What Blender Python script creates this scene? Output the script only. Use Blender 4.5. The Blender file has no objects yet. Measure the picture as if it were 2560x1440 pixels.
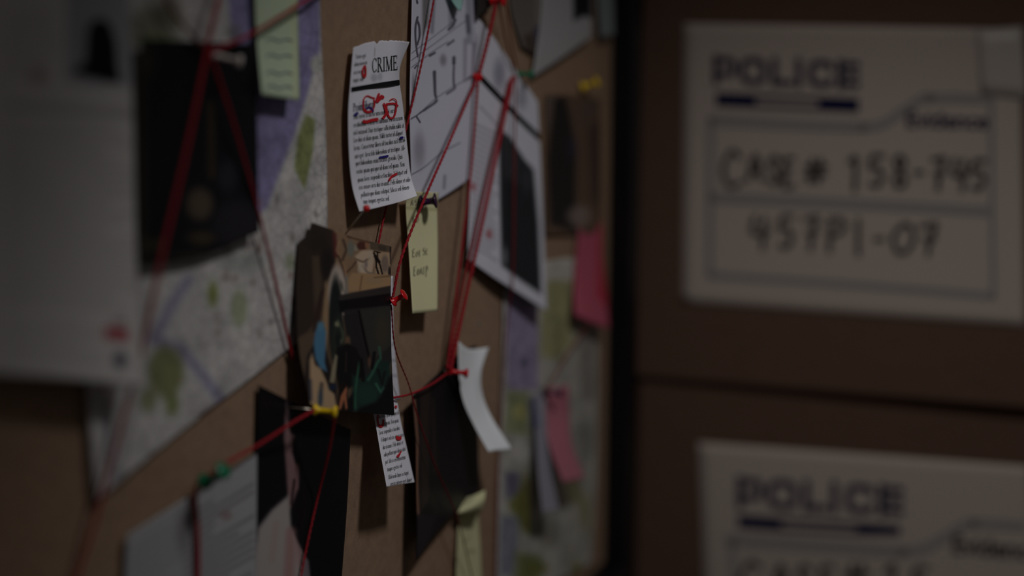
import bpy, math, random
import numpy as np
from mathutils import Vector
random.seed(7); np.random.seed(7)
S = bpy.context.scene
COL = S.collection

# ------------------------------------------------------------------ camera
LENS = 50.0
FPX = 2560 * LENS / 36.0
PITCH = math.radians(12.0)
CAMZ = 0.78
camd = bpy.data.cameras.new('camera'); cam = bpy.data.objects.new('camera', camd); COL.objects.link(cam)
camd.lens = LENS; camd.sensor_width = 36.0; camd.clip_start = 0.02; camd.clip_end = 50
cam.location = (0, 0, CAMZ); cam.rotation_euler = (math.pi / 2 - PITCH, 0, 0)
camd.dof.use_dof = True; camd.dof.focus_distance = 0.868; camd.dof.aperture_fstop = 1.8
camd.dof.aperture_blades = 0
S.camera = cam

# geometry of the board plane and of the box fronts
PHI = math.radians(66.0)
TDIR = np.array([math.cos(PHI), math.sin(PHI), 0.0])
NDIR = np.array([math.sin(PHI), -math.cos(PHI), 0.0])
C0 = np.array([0, 0, CAMZ])
FWD = np.array([0, math.cos(PITCH), -math.sin(PITCH)])
UPV = np.array([0, math.sin(PITCH), math.cos(PITCH)])
RGT = np.array([1.0, 0, 0])

def ray(px, py):
    px = np.asarray(px, float); py = np.asarray(py, float)
    return FWD + ((px - 1280) / FPX)[..., None] * RGT - ((py - 720) / FPX)[..., None] * UPV

P0 = C0 + 0.936 * ray(1055, 720)                # a point of the board's face

def B(px, py, h=0.0):
    """point on the plane h mm in front of the board, seen at pixel"""
    r = ray(px, py)
    h = np.asarray(h, float) * 0.001
    k = ((P0 - C0) @ NDIR + h) / (r @ NDIR)
    return C0 + r * k[..., None]

def project(P):
    d = np.asarray(P) - C0
    z = d @ FWD
    return np.stack([1280 + FPX * (d @ RGT) / z, 720 - FPX * (d @ UPV) / z], -1)

# ------------------------------------------------------------------ light
W = bpy.data.worlds.new('World'); S.world = W; W.use_nodes = True
W.node_tree.nodes['Background'].inputs[0].default_value = (1.0, 0.95, 0.93, 1)
W.node_tree.nodes['Background'].inputs[1].default_value = 0.045
LPOS = np.array([0.2975, 0.4875, 1.1727])            # a lamp hanging close in front of the board, above the frame
aim = np.array([0.068, 1.4596, -0.822])
ld = bpy.data.lights.new('hanging_lamp', 'SPOT'); lo = bpy.data.objects.new('hanging_lamp', ld); COL.objects.link(lo)
lo.location = LPOS
lo.rotation_euler = Vector(aim - LPOS).to_track_quat('-Z', 'Y').to_euler()
ld.energy = 8.4; ld.color = (1.0, 0.985, 0.99)
ld.spot_size = math.radians(89); ld.spot_blend = 1.0; ld.shadow_soft_size = 0.045
S.view_settings.view_transform = 'Standard'
S.view_settings.look = 'None'
S.view_settings.exposure = 0.0
S.view_settings.gamma = 1.0
S.view_settings.use_curve_mapping = False

# ------------------------------------------------------------------ materials
def lin(c):
    c = np.asarray(c, float) / 255.0
    return np.where(c <= 0.04045, c / 12.92, ((c + 0.055) / 1.055) ** 2.4)

def mat(name, rgb, rough=0.6, spec=0.3, noise=0.0, nscale=60, bump=0.0, bscale=200, metal=0.0, stretch=None):
    m = bpy.data.materials.new(name); m.use_nodes = True
    nt = m.node_tree; b = nt.nodes['Principled BSDF']
    c = lin(rgb)
    b.inputs['Base Color'].default_value = (*c, 1)
    b.inputs['Roughness'].default_value = rough
    b.inputs['Specular IOR Level'].default_value = spec
    b.inputs['Metallic'].default_value = metal
    if noise or bump:
        tc = nt.nodes.new('ShaderNodeTexCoord')
        src = tc.outputs['Object']
        if stretch:
            mp = nt.nodes.new('ShaderNodeMapping'); mp.inputs['Scale'].default_value = stretch
            nt.links.new(src, mp.inputs[0]); src = mp.outputs[0]
    if noise:
        n = nt.nodes.new('ShaderNodeTexNoise'); n.inputs['Scale'].default_value = nscale; n.inputs['Detail'].default_value = 8
        n.inputs['Roughness'].default_value = 0.7
        r = nt.nodes.new('ShaderNodeValToRGB')
        r.color_ramp.elements[0].position = 0.3; r.color_ramp.elements[1].position = 0.7
        r.color_ramp.elements[0].color = (*(c * (1 - noise)), 1); r.color_ramp.elements[1].color = (*np.minimum(c * (1 + noise), 1), 1)
        nt.links.new(src, n.inputs['Vector']); nt.links.new(n.outputs[0], r.inputs[0]); nt.links.new(r.outputs[0], b.inputs['Base Color'])
    if bump:
        n2 = nt.nodes.new('ShaderNodeTexNoise'); n2.inputs['Scale'].default_value = bscale; n2.inputs['Detail'].default_value = 6
        bm = nt.nodes.new('ShaderNodeBump'); bm.inputs['Strength'].default_value = bump; bm.inputs['Distance'].default_value = 0.002
        nt.links.new(src, n2.inputs['Vector']); nt.links.new(n2.outputs[0], bm.inputs['Height']); nt.links.new(bm.outputs[0], b.inputs['Normal'])
    return m

def colmat(name, rough, spec, streets=0.0, sscale=60, bump=0.15):
    """a printed sheet: colours of the print from the sheet's own attribute"""
    m = bpy.data.materials.new(name); m.use_nodes = True
    nt = m.node_tree; b = nt.nodes['Principled BSDF']
    a = nt.nodes.new('ShaderNodeAttribute'); a.attribute_name = 'Print'
    out = a.outputs['Color']
    tc = nt.nodes.new('ShaderNodeTexCoord')
    if streets:
        v = nt.nodes.new('ShaderNodeTexVoronoi'); v.feature = 'DISTANCE_TO_EDGE'; v.inputs['Scale'].default_value = sscale
        r = nt.nodes.new('ShaderNodeValToRGB'); r.color_ramp.elements[0].position = 0.02; r.color_ramp.elements[1].position = 0.10
        r.color_ramp.elements[0].color = (1 - streets, 1 - streets, 1 - streets, 1); r.color_ramp.elements[1].color = (1, 1, 1, 1)
        n = nt.nodes.new('ShaderNodeTexNoise'); n.inputs['Scale'].default_value = 45; n.inputs['Detail'].default_value = 5
        r2 = nt.nodes.new('ShaderNodeValToRGB'); r2.color_ramp.elements[0].position = 0.35; r2.color_ramp.elements[1].position = 0.62
        r2.color_ramp.elements[0].color = (0.72, 0.72, 0.73, 1); r2.color_ramp.elements[1].color = (1, 1, 1, 1)
        mx = nt.nodes.new('ShaderNodeMixRGB'); mx.blend_type = 'MULTIPLY'; mx.inputs[0].default_value = 1.0
        mx2 = nt.nodes.new('ShaderNodeMixRGB'); mx2.blend_type = 'MULTIPLY'; mx2.inputs[0].default_value = 1.0
        nt.links.new(tc.outputs['Object'], v.inputs['Vector']); nt.links.new(v.outputs[0], r.inputs[0])
        nt.links.new(tc.outputs['Object'], n.inputs['Vector']); nt.links.new(n.outputs[0], r2.inputs[0])
        nt.links.new(out, mx.inputs[1]); nt.links.new(r.outputs[0], mx.inputs[2])
        nt.links.new(mx.outputs[0], mx2.inputs[1]); nt.links.new(r2.outputs[0], mx2.inputs[2]); out = mx2.outputs[0]
    nt.links.new(out, b.inputs['Base Color'])
    b.inputs['Roughness'].default_value = rough; b.inputs['Specular IOR Level'].default_value = spec
    if bump:
        n2 = nt.nodes.new('ShaderNodeTexNoise'); n2.inputs['Scale'].default_value = 90; n2.inputs['Detail'].default_value = 3
        bm = nt.nodes.new('ShaderNodeBump'); bm.inputs['Strength'].default_value = bump; bm.inputs['Distance'].default_value = 0.001
        nt.links.new(tc.outputs['Object'], n2.inputs['Vector']); nt.links.new(n2.outputs[0], bm.inputs['Height']); nt.links.new(bm.outputs[0], b.inputs['Normal'])
    return m

M = {
    'kraft': mat('kraft_board', (155, 127, 104), 0.85, 0.15, noise=0.16, nscale=140, bump=0.16, bscale=1400),
    'frame': mat('black_frame', (10, 10, 14), 0.45, 0.4, noise=0.25, nscale=30, bump=0.1, bscale=60),
    'card': mat('cardboard', (101, 77, 63), 0.85, 0.12, noise=0.10, nscale=40, bump=0.25, bscale=120, stretch=(1, 1, 6)),
    'card_in': mat('cardboard_shade', (104, 76, 54), 0.9, 0.1, noise=0.15, nscale=60),
    'tape': mat('packing_tape', (186, 176, 166), 0.4, 0.5, noise=0.03, nscale=20),
    'paper': colmat('printed_paper', 0.75, 0.2),
    'photo': colmat('glossy_print', 0.42, 0.35, bump=0.05),
    'map': colmat('map_paper', 0.72, 0.2, streets=0.22, sscale=110, bump=0.3),
    'ink': mat('black_ink', (22, 22, 26), 0.7, 0.2),
    'ink_soft': mat('grey_ink', (98, 97, 108), 0.7, 0.2),
    'ink_pale': mat('pale_grey_ink', (128, 128, 140), 0.7, 0.2),
    'pencil': mat('pencil_grey', (158, 155, 132), 0.7, 0.2),
    'navy': mat('navy_ink', (18, 20, 62), 0.7, 0.2),
    'grey': mat('grey_rule', (148, 144, 140), 0.7, 0.2),
    'marker': mat('marker_pen', (70, 64, 60), 0.7, 0.2),
    'red_pen': mat('red_felt_pen', (196, 38, 46), 0.55, 0.3, noise=0.25, nscale=900),
    'blue_pen': mat('blue_pen', (40, 34, 120), 0.6, 0.3, noise=0.3, nscale=700),
    'string': mat('red_twine', (164, 32, 42), 0.7, 0.25, noise=0.25, nscale=900, bump=0.4, bscale=2500),
    'string_dark': mat('dark_twine', (120, 20, 28), 0.75, 0.2, noise=0.25, nscale=900),
    'string_dull': mat('faded_twine', (128, 70, 52), 0.8, 0.2, noise=0.2, nscale=900),
    'red': mat('red_plastic', (206, 22, 30), 0.28, 0.5),
    'yellow': mat('yellow_plastic', (240, 200, 20), 0.3, 0.5),
    'green': mat('green_plastic', (16, 116, 80), 0.3, 0.5),
    'white': mat('white_plastic', (215, 205, 198), 0.3, 0.5),
    'purple': mat('purple_plastic', (52, 22, 56), 0.3, 0.5),
    'steel': mat('steel', (190, 180, 165), 0.3, 0.5, metal=1.0),
    'teal': mat('teal_speck', (110, 140, 135), 0.6, 0.3),
    'wall': mat('plaster_wall', (70, 66, 64), 0.9, 0.1, noise=0.06, nscale=8, bump=0.1, bscale=60),
    'floor': mat('concrete_floor', (60, 57, 55), 0.7, 0.2, noise=0.15, nscale=6, bump=0.1, bscale=30),
}

# ------------------------------------------------------------------ object helpers
def link(name, verts, faces, m, parent=None, smooth=False):
    me = bpy.data.meshes.new(name)
    me.from_pydata([tuple(map(float, v)) for v in verts], [], faces)
    if m: me.materials.append(m)
    if smooth: me.polygons.foreach_set('use_smooth', [True] * len(me.polygons))
    me.update()
    o = bpy.data.objects.new(name, me); COL.objects.link(o)
    if parent:
        o.parent = parent
        o.matrix_parent_inverse = parent.matrix_basis.inverted()
    return o

def tag(o, label, cat, group=None):
    o['label'] = label; o['category'] = cat
    if group: o['group'] = group
    return o

def empty(name, loc):
    o = bpy.data.objects.new(name, None); COL.objects.link(o)
    o.location = tuple(map(float, loc)); o.empty_display_size = 0.01
    return o

class Geo:
    def __init__(s): s.v = []; s.f = []
    def add(s, v, f):
        k = len(s.v); s.v += [tuple(map(float, x)) for x in v]; s.f += [tuple(i + k for i in q) for q in f]
    def box(s, o, ax, ay, az):
        """box from corner o along three edge vectors"""
        o, ax, ay, az = (np.asarray(q, float) for q in (o, ax, ay, az))
        v = [o + i * ax + j * ay + k * az for k in (0, 1) for j in (0, 1) for i in (0, 1)]
        f = [(0, 2, 3, 1), (4, 5, 7, 6), (0, 1, 5, 4), (2, 6, 7, 3), (0, 4, 6, 2), (1, 3, 7, 5)]
        s.add(v, f)
    def tube(s, pts, r, n=8, cap=True):
        pts = np.asarray(pts, float)
        tan = np.gradient(pts, axis=0); tan /= np.linalg.norm(tan, axis=1)[:, None] + 1e-12
        ref = np.array([0.3, 0.2, 0.93]); V = []; 
        for i, (p, t) in enumerate(zip(pts, tan)):
            a = np.cross(t, ref); a /= np.linalg.norm(a) + 1e-12; b = np.cross(t, a)
            rr = r[i] if np.ndim(r) else r
            V += [p + rr * (math.cos(2 * math.pi * k / n) * a + math.sin(2 * math.pi * k / n) * b) for k in range(n)]
        F = [(i * n + k, i * n + (k + 1) % n, (i + 1) * n + (k + 1) % n, (i + 1) * n + k) for i in range(len(pts) - 1) for k in range(n)]
        if cap: F += [tuple(range(n - 1, -1, -1)), tuple((len(pts) - 1) * n + k for k in range(n))]
        s.add(V, F)
    def make(s, name, m, parent=None, smooth=False): return link(name, s.v, s.f, m, parent, smooth)

def bevel(o, w, seg=2):
    md = o.modifiers.new('edge', 'BEVEL'); md.width = w; md.segments = seg; md.limit_method = 'ANGLE'; return o

def cr(ctrl, t):
    """Catmull-Rom through ctrl (K, ...) at t in 0..1 (array)"""
    ctrl = np.asarray(ctrl, float); K = len(ctrl)
    if K == 2:
        tt = np.asarray(t)[(...,) + (None,) * (ctrl.ndim - 1)]
        return ctrl[0] * (1 - tt) + ctrl[1] * tt
    x = np.clip(np.asarray(t, float), -0.2, 1.2) * (K - 1)
    i = np.clip(np.floor(x).astype(int), 0, K - 2); f = x - i
    p = np.concatenate([[2 * ctrl[0] - ctrl[1]], ctrl, [2 * ctrl[-1] - ctrl[-2]]])
    sh = (...,) + (None,) * (ctrl.ndim - 1); f = f[sh]
    a, b, c, d = p[i], p[i + 1], p[i + 2], p[i + 3]
    return 0.5 * (2 * b + (c - a) * f + (2 * a - 5 * b + 4 * c - d) * f ** 2 + (3 * b - a - 3 * c + d) * f ** 3)

class Surf:
    """a bent sheet through a net of control points"""
    def __init__(s, P, front, straight=False):
        s.P = np.asarray(P, float); s.front = front; s.straight = straight
        g = np.linspace(0, 1, 61)
        s.gu, s.gv = np.meshgrid(g, g); s.gu = s.gu.ravel(); s.gv = s.gv.ravel()
        s.gp = project(s.at(s.gu, s.gv))
    def at(s, u, v):
        u = np.asarray(u, float); v = np.asarray(v, float)
        R, Cn = s.P.shape[:2]
        rows = cr(s.P, v)                       # (N, Cn, 3)
        if Cn == 2: return rows[:, 0] * (1 - u)[:, None] + rows[:, 1] * u[:, None]
        x = np.clip(u, -0.2, 1.2) * (Cn - 1); i = np.clip(np.floor(x).astype(int), 0, Cn - 2); f = (x - i)[:, None]
        p = np.concatenate([2 * rows[:, :1] - rows[:, 1:2], rows, 2 * rows[:, -1:] - rows[:, -2:-1]], 1)
        n = np.arange(len(u)); a, b, c, d = p[n, i], p[n, i + 1], p[n, i + 2], p[n, i + 3]
        if s.straight: return b * (1 - f) + c * f
        return 0.5 * (2 * b + (c - a) * f + (2 * a - 5 * b + 4 * c - d) * f ** 2 + (3 * b - a - 3 * c + d) * f ** 3)
    def normal(s, u, v):
        e = 1e-3
        du = s.at(u + e, v) - s.at(u - e, v); dv = s.at(u, v + e) - s.at(u, v - e)
        n = np.cross(du, dv); n /= np.linalg.norm(n, axis=1)[:, None] + 1e-15
        sg = np.sign(n @ s.front); sg[sg == 0] = 1
        return n * sg[:, None]
    def uv(s, px):
        """sheet coordinates of the places drawn at px (N,2)"""
        px = np.asarray(px, float)
        U = np.empty(len(px)); V = np.empty(len(px))
        for k in range(0, len(px), 4000):
            q = px[k:k + 4000]
            j = np.argmin(((q[:, None] - s.gp[None]) ** 2).sum(-1), 1)
            u, v = s.gu[j].copy(), s.gv[j].copy()
            for _ in range(5):
                e = 1e-3
                p = project(s.at(u, v)); a = (project(s.at(u + e, v)) - p) / e; b = (project(s.at(u, v + e)) - p) / e
                r = q - p; det = a[:, 0] * b[:, 1] - a[:, 1] * b[:, 0]; det = np.where(abs(det) < 1e-6, 1e-6, det)
                u = np.clip(u + np.clip((r[:, 0] * b[:, 1] - r[:, 1] * b[:, 0]) / det, -.2, .2), -.05, 1.05)
                v = np.clip(v + np.clip((a[:, 0] * r[:, 1] - a[:, 1] * r[:, 0]) / det, -.2, .2), -.05, 1.05)
            U[k:k + 4000] = u; V[k:k + 4000] = v
        return U, V
    def on(s, px, eps=0.0003):
        u, v = s.uv(px)
        u = np.clip(u, 0.004, 0.996); v = np.clip(v, 0.002, 0.998)
        return s.at(u, v) + s.normal(u, v) * eps

# painting of the prints: shapes with soft edges, in the photograph's 2560x1440 frame
def seg_d(P, a, b):
    a = np.asarray(a, float); b = np.asarray(b, float); d = b - a
    t = np.clip(((P - a) @ d) / (d @ d + 1e-9), 0, 1)
    return np.linalg.norm(P - a - t[:, None] * d, axis=1)

def poly(pts, rgb, soft=4, al=1.0): return ('p', pts, rgb, soft, al)
def line(pts, w, rgb, soft=2, al=1.0): return ('l', pts, rgb, soft, al, w)
def ell(cx, cy, rx, ry, rgb, soft=4, al=1.0): return ('e', (cx, cy, rx, ry), rgb, soft, al)

def paint(P, base, ops):
    C = np.repeat(np.array([base], float), len(P), 0)
    for op in ops:
        k, g, rgb, soft, al = op[:5]
        if k == 'p':
            g = np.asarray(g, float); d = np.full(len(P), 1e9); inside = np.zeros(len(P), bool)
            for i in range(len(g)):
                a, b = g[i], g[(i + 1) % len(g)]
                d = np.minimum(d, seg_d(P, a, b))
                cond = (a[1] > P[:, 1]) != (b[1] > P[:, 1])
                inside ^= cond & (P[:, 0] < (b[0] - a[0]) * (P[:, 1] - a[1]) / (b[1] - a[1] + 1e-12) + a[0])
            sd = np.where(inside, d, -d)
        elif k == 'l':
            d = np.full(len(P), 1e9)
            for a, b in zip(g[:-1], g[1:]): d = np.minimum(d, seg_d(P, a, b))
            sd = op[5] / 2 - d
        else:
            q = np.hypot((P[:, 0] - g[0]) / g[2], (P[:, 1] - g[1]) / g[3])
            sd = (1 - q) * min(g[2], g[3])
        w = np.clip(sd / (2 * soft) + 0.5, 0, 1); w = w * w * (3 - 2 * w) * al
        C = C * (1 - w[:, None]) + np.array(rgb, float) * w[:, None]
    return C

def textlines(a, b, c, d, n, rgb, w=5, al=0.35, soft=3, ragged=0.25):
    """n faint lines of print between the quad a(top start) b(top end) c(bottom end) d(bottom start)"""
    a, b, c, d = (np.array(q, float) for q in (a, b, c, d)); out = []
    rr = random.Random(n + int(a[0]))
    for i in range(n):
        t = (i + .5) / n
        l = a * (1 - t) + d * t; r = b * (1 - t) + c * t
        r = l + (r - l) * (1 - ragged * rr.random() * (rr.random() < .5))
        out.append(line([l, r], w, rgb, soft, al))
    return out

def sheet(name, label, cat, rows, base=(205, 204, 206), ops=(), m='paper', nu=40, nv=60, jag=None, thick=0.0003, group=None, to3d=B, front=NDIR, parent=None, mottling=0.0, straight=False):
    P = [[to3d(*p) for p in r] for r in rows]
    sf = Surf(P, front, straight)
    g = np.meshgrid(np.linspace(0, 1, nu), np.linspace(0, 1, nv)); u = g[0].ravel(); v = g[1].ravel()
    if jag:
        v = v + jag(u) * (1 - v) ** 6
    X = sf.at(u, v)
    C = paint(project(X), base, ops)
    if mottling:
        C = C * (1 + mottling * np.random.randn(len(C), 1))
    C = lin(np.clip(C, 0, 255))
    F = [(j * nu + i, (j + 1) * nu + i, (j + 1) * nu + i + 1, j * nu + i + 1) for j in range(nv - 1) for i in range(nu - 1)]
    fn = np.cross(X[nu] - X[0], X[1] - X[0])
    if fn @ front < 0: F = [q[::-1] for q in F]
    o = link(name, X, F, M[m], parent, True)
    at = o.data.attributes.new('Print', 'FLOAT_COLOR', 'POINT')
    at.data.foreach_set('color', np.c_[C, np.ones(len(C))].astype(np.float32).ravel())
    md = o.modifiers.new('paper thickness', 'SOLIDIFY'); md.thickness = thick; md.offset = -1
    if label: tag(o, label, cat, group)
    return o, sf

def smooth_line(pts, n=8):
    pts = np.asarray(pts, float)
    return cr(pts, np.linspace(0, 1, (len(pts) - 1) * n + 1))

def strokes(sf, name, paths, m, parent, eps=0.0004):
    """pen or printed strokes: each path (points, width or (width0, width1)) becomes a ribbon lying on the sheet"""
    px = []; F = []
    for pts, w in paths:
        q = smooth_line(pts, 5) if len(pts) > 2 else np.array([np.array(pts[0]) * (1 - t) + np.array(pts[1]) * t for t in np.linspace(0, 1, 9)])
        tn = np.gradient(q, axis=0); tn /= np.linalg.norm(tn, axis=1)[:, None] + 1e-9
        nr = np.c_[-tn[:, 1], tn[:, 0]]
        ww = (np.linspace(w[0], w[1], len(q)) if np.ndim(w) else np.full(len(q), w))[:, None] / 2
        e = ww[0] * tn[0] * .6; q0 = q[0] - e; q1 = q[-1] + ww[-1] * tn[-1] * .6
        k = len(px)
        px += [q0 - nr[0] * ww[0] * .5, q0 + nr[0] * ww[0] * .5]
        for a, b in zip(q - nr * ww, q + nr * ww): px += [a, b]
        px += [q1 - nr[-1] * ww[-1] * .5, q1 + nr[-1] * ww[-1] * .5]
        F += [(k + 2 * i, k + 2 * i + 1, k + 2 * i + 3, k + 2 * i + 2) for i in range(len(q) + 1)]
    return link(name, sf.on(np.array(px), eps), F, M[m], parent)

def pen(sf, name, paths, m, parent, eps=0.0004):
    for k, p in enumerate(paths): strokes(sf, name, [p], m, parent, eps + .00003 * k)

# ------------------------------------------------------------------ a small serif alphabet (drawn strokes, units of one em)
XH, CH, AS, DS = 0.43, 0.66, 0.69, -0.21
ST, HA = 0.092, 0.04
def V_(x, y0, y1, w=ST): return ('L', x, y0, x, y1, w)
def H_(x0, x1, y, w=HA): return ('L', x0, y, x1, y, w)
def D_(x0, y0, x1, y1, w): return ('L', x0, y0, x1, y1, w)
def A_(cx, cy, rx, ry, a0, a1): return ('A', cx, cy, rx, ry, a0, a1)
def sf_(x, y, w=.11): return ('L', x - w, y, x + w, y, .035)
def flag(x, y): return ('L', x - .1, y - .045, x + .02, y - .012, .045)
def bowl(cx, rx=.185, cy=XH / 2, ry=XH / 2 + .005): return A_(cx, cy, rx, ry, 0, 360)
_n = lambda x0, x1: [V_(x0, 0, XH), flag(x0, XH), sf_(x0, .015), A_((x0 + x1) / 2, XH - .14, (x1 - x0) / 2, .14, 0, 150), V_(x1, 0, XH - .13), sf_(x1, .015)]
GL = {
 'a': (.44, [A_(.2, XH - .13, .14, .125, 20, 160), V_(.32, .05, XH - .12), A_(.2, .13, .13, .13, 60, 300), D_(.2, .25, .32, .28, HA), D_(.32, .06, .42, .02, HA)]),
 'b': (.5, [V_(.1, 0, AS), flag(.1, AS), bowl(.27, .17)]),
 'c': (.42, [A_(.23, XH / 2, .18, XH / 2, 45, 315), ('L', .33, XH - .09, .36, XH - .09, .07)]),
 'd': (.51, [V_(.38, 0, AS), flag(.38, AS), bowl(.22, .17), sf_(.42, .015, .07)]),
 'e': (.43, [A_(.22, XH / 2, .175, XH / 2, 0, 320), H_(.06, .39, .24)]),
 'f': (.3, [V_(.13, 0, .55), sf_(.13, .015), A_(.24, .55, .11, .13, 50, 180), H_(.03, .28, XH - .02)]),
 'g': (.46, [A_(.2, .28, .14, .145, 0, 360), A_(.22, -.1, .18, .11, 0, 360), D_(.12, .14, .1, .02, HA), D_(.1, .02, .34, 0, .06), D_(.3, .38, .44, .41, .05)]),
 'h': (.53, _n(.11, .39) + [V_(.11, XH, AS), flag(.11, AS)]),
 'i': (.26, [V_(.13, 0, XH), flag(.13, XH), sf_(.13, .015), ('L', .1, .6, .17, .6, .09)]),
 'l': (.26, [V_(.13, 0, AS), flag(.13, AS), sf_(.13, .015)]),
 'm': (.8, _n(.11, .38) + _n(.38, .66)[3:]),
 'n': (.53, _n(.11, .39)),
 'o': (.48, [bowl(.24)]),
 'p': (.5, [V_(.1, DS, XH), flag(.1, XH), sf_(.1, DS + .015), bowl(.27, .17)]),
 'q': (.5, [V_(.38, DS, XH), sf_(.38, DS + .015), bowl(.22, .17)]),
 'r': (.37, [V_(.11, 0, XH), flag(.11, XH), sf_(.11, .015), A_(.27, XH - .14, .14, .13, 60, 150), ('L', .29, XH - .05, .34, XH - .05, .08)]),
 's': (.36, [A_(.18, XH - .11, .12, .105, 30, 250), A_(.17, .115, .13, .11, -150, 80), ]),
 't': (.3, [V_(.13, .1, .56, .08), A_(.22, .1, .09, .1, 180, 300), H_(.03, .28, XH - .02)]),
 'u': (.52, [V_(.1, .13, XH), flag(.1, XH), A_(.24, .14, .14, .14, 180, 330), V_(.38, 0, XH), flag(.38, XH), sf_(.42, .015, .06)]),
 'v': (.46, [D_(.06, XH, .23, 0, ST), D_(.23, 0, .39, XH, HA), sf_(.07, XH - .015, .08), sf_(.38, XH - .015, .07)]),
 'A': (.66, [D_(.1, 0, .32, CH, HA), D_(.32, CH, .56, 0, ST), H_(.2, .46, .22), sf_(.1, .015), sf_(.56, .015)]),
 'C': (.64, [A_(.35, CH / 2, .28, CH / 2, 42, 318), V_(.57, .46, .64, .035), V_(.57, .03, .15, .03)]),
 'D': (.7, [V_(.13, 0, CH), H_(.04, .3, .018), H_(.04, .3, CH - .018), A_(.3, CH / 2, .32, CH / 2, -90, 90)]),
 'E': (.58, [V_(.14, 0, CH), H_(.04, .52, .018), H_(.04, .5, CH - .018), H_(.14, .4, .34), V_(.51, 0, .17, .035), V_(.49, .5, CH, .035), V_(.39, .25, .43, .03)]),
 'F': (.54, [V_(.14, 0, CH), sf_(.14, .018, .12), H_(.04, .48, CH - .018), H_(.14, .38, .34), V_(.47, .5, CH, .035), V_(.38, .26, .42, .03)]),
 'I': (.32, [V_(.16, 0, CH), sf_(.16, .018, .12), sf_(.16, CH - .018, .12)]),
 'L': (.54, [V_(.14, 0, CH), sf_(.14, CH - .018, .12), H_(.04, .5, .018), V_(.5, 0, .17, .035)]),
 'M': (.86, [V_(.14, 0, CH, HA), D_(.14, CH, .42, 0, ST), D_(.42, 0, .7, CH, HA), V_(.71, 0, CH, ST + .01), sf_(.14, .018, .1), sf_(.71, .018, .12), sf_(.12, CH - .018, .1), sf_(.74, CH - .018, .1)]),
 'N': (.72, [V_(.14, 0, CH, HA), D_(.12, CH, .58, 0, ST), V_(.58, 0, CH, HA), sf_(.14, .018), sf_(.1, CH - .018, .08), sf_(.58, CH - .018)]),
 'P': (.56, [V_(.14, 0, CH), sf_(.14, .018, .12), A_(.28, CH - .17, .2, .165, -90, 90), H_(.04, .28, CH - .018), H_(.14, .28, CH - .325)]),
 'Q': (.7, [A_(.35, CH / 2, .29, CH / 2, 0, 360), D_(.35, .02, .62, -.17, .07)]),
 'R': (.64, [V_(.14, 0, CH), sf_(.14, .018, .12), A_(.28, CH - .165, .19, .16, -90, 90), H_(.04, .28, CH - .018), H_(.14, .28, CH - .32), D_(.28, .34, .56, .02, ST), H_(.52, .64, .018)]),
 'T': (.6, [V_(.3, 0, CH), sf_(.3, .018, .12), H_(.05, .55, CH - .018), V_(.06, .48, CH, .035), V_(.54, .48, CH, .035)]),
 'V': (.64, [D_(.08, CH, .33, 0, ST), D_(.33, 0, .56, CH, HA), sf_(.09, CH - .018), sf_(.55, CH - .018)]),
 '.': (.22, [('L', .08, .04, .14, .04, .09)]),
 '-': (.3, [H_(.04, .26, .2, .06)]),
 ' ': (.22, []),
}
def glyphs(text, bold=1.0):
    """list of quads strips in em units and the total advance"""
    out = []; x = 0
    for ch in text:
        adv, st = GL.get(ch, GL['o'])
        for s in st:
            if s[0] == 'L':
                p = np.array([[s[1], s[2]], [s[3], s[4]]]); w = np.array([s[5]] * 2) * bold
                if abs(s[4] - s[2]) > .3: p = np.array([p[0], p[0] * .5 + p[1] * .5, p[1]]); w = np.array([w[0]] * 3)
            else:
                _, cx, cy, rx, ry, a0, a1 = s
                t = np.radians(np.linspace(a0, a1, 13)); hw = HA / 2
                w = (HA + (ST - HA) * np.cos(t) ** 2) * bold
                p = np.c_[cx + (rx - ST * .45) * np.cos(t), cy + (ry - hw) * np.sin(t)]
            tn = np.gradient(p, axis=0); tn /= np.linalg.norm(tn, axis=1)[:, None] + 1e-9
            nr = np.c_[-tn[:, 1], tn[:, 0]] * w[:, None] / 2
            out.append(np.stack([p - nr, p + nr], 1) + np.array([x, 0]))
        x += adv
    return out, x

def lettering(sf, name, lines, m, parent, eps=0.00035, bold=1.0):
    """lines: (text, baseline start px, baseline end px, em height px)"""
    px = []; F = []
    for text, a, b, em in lines:
        st, adv = glyphs(text, bold); a = np.array(a, float); b = np.array(b, float)
        for q in st:
            k = len(px); z = q.reshape(-1, 2)
            for x, y in z: px.append(a + (b - a) * (x / adv) + np.array([0, -y * em]))
            F += [(k + 2 * i, k + 2 * i + 1, k + 2 * i + 3, k + 2 * i + 2) for i in range(len(q) - 1)]
    return link(name, sf.on(np.array(px), eps), F, M[m], parent)

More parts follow.
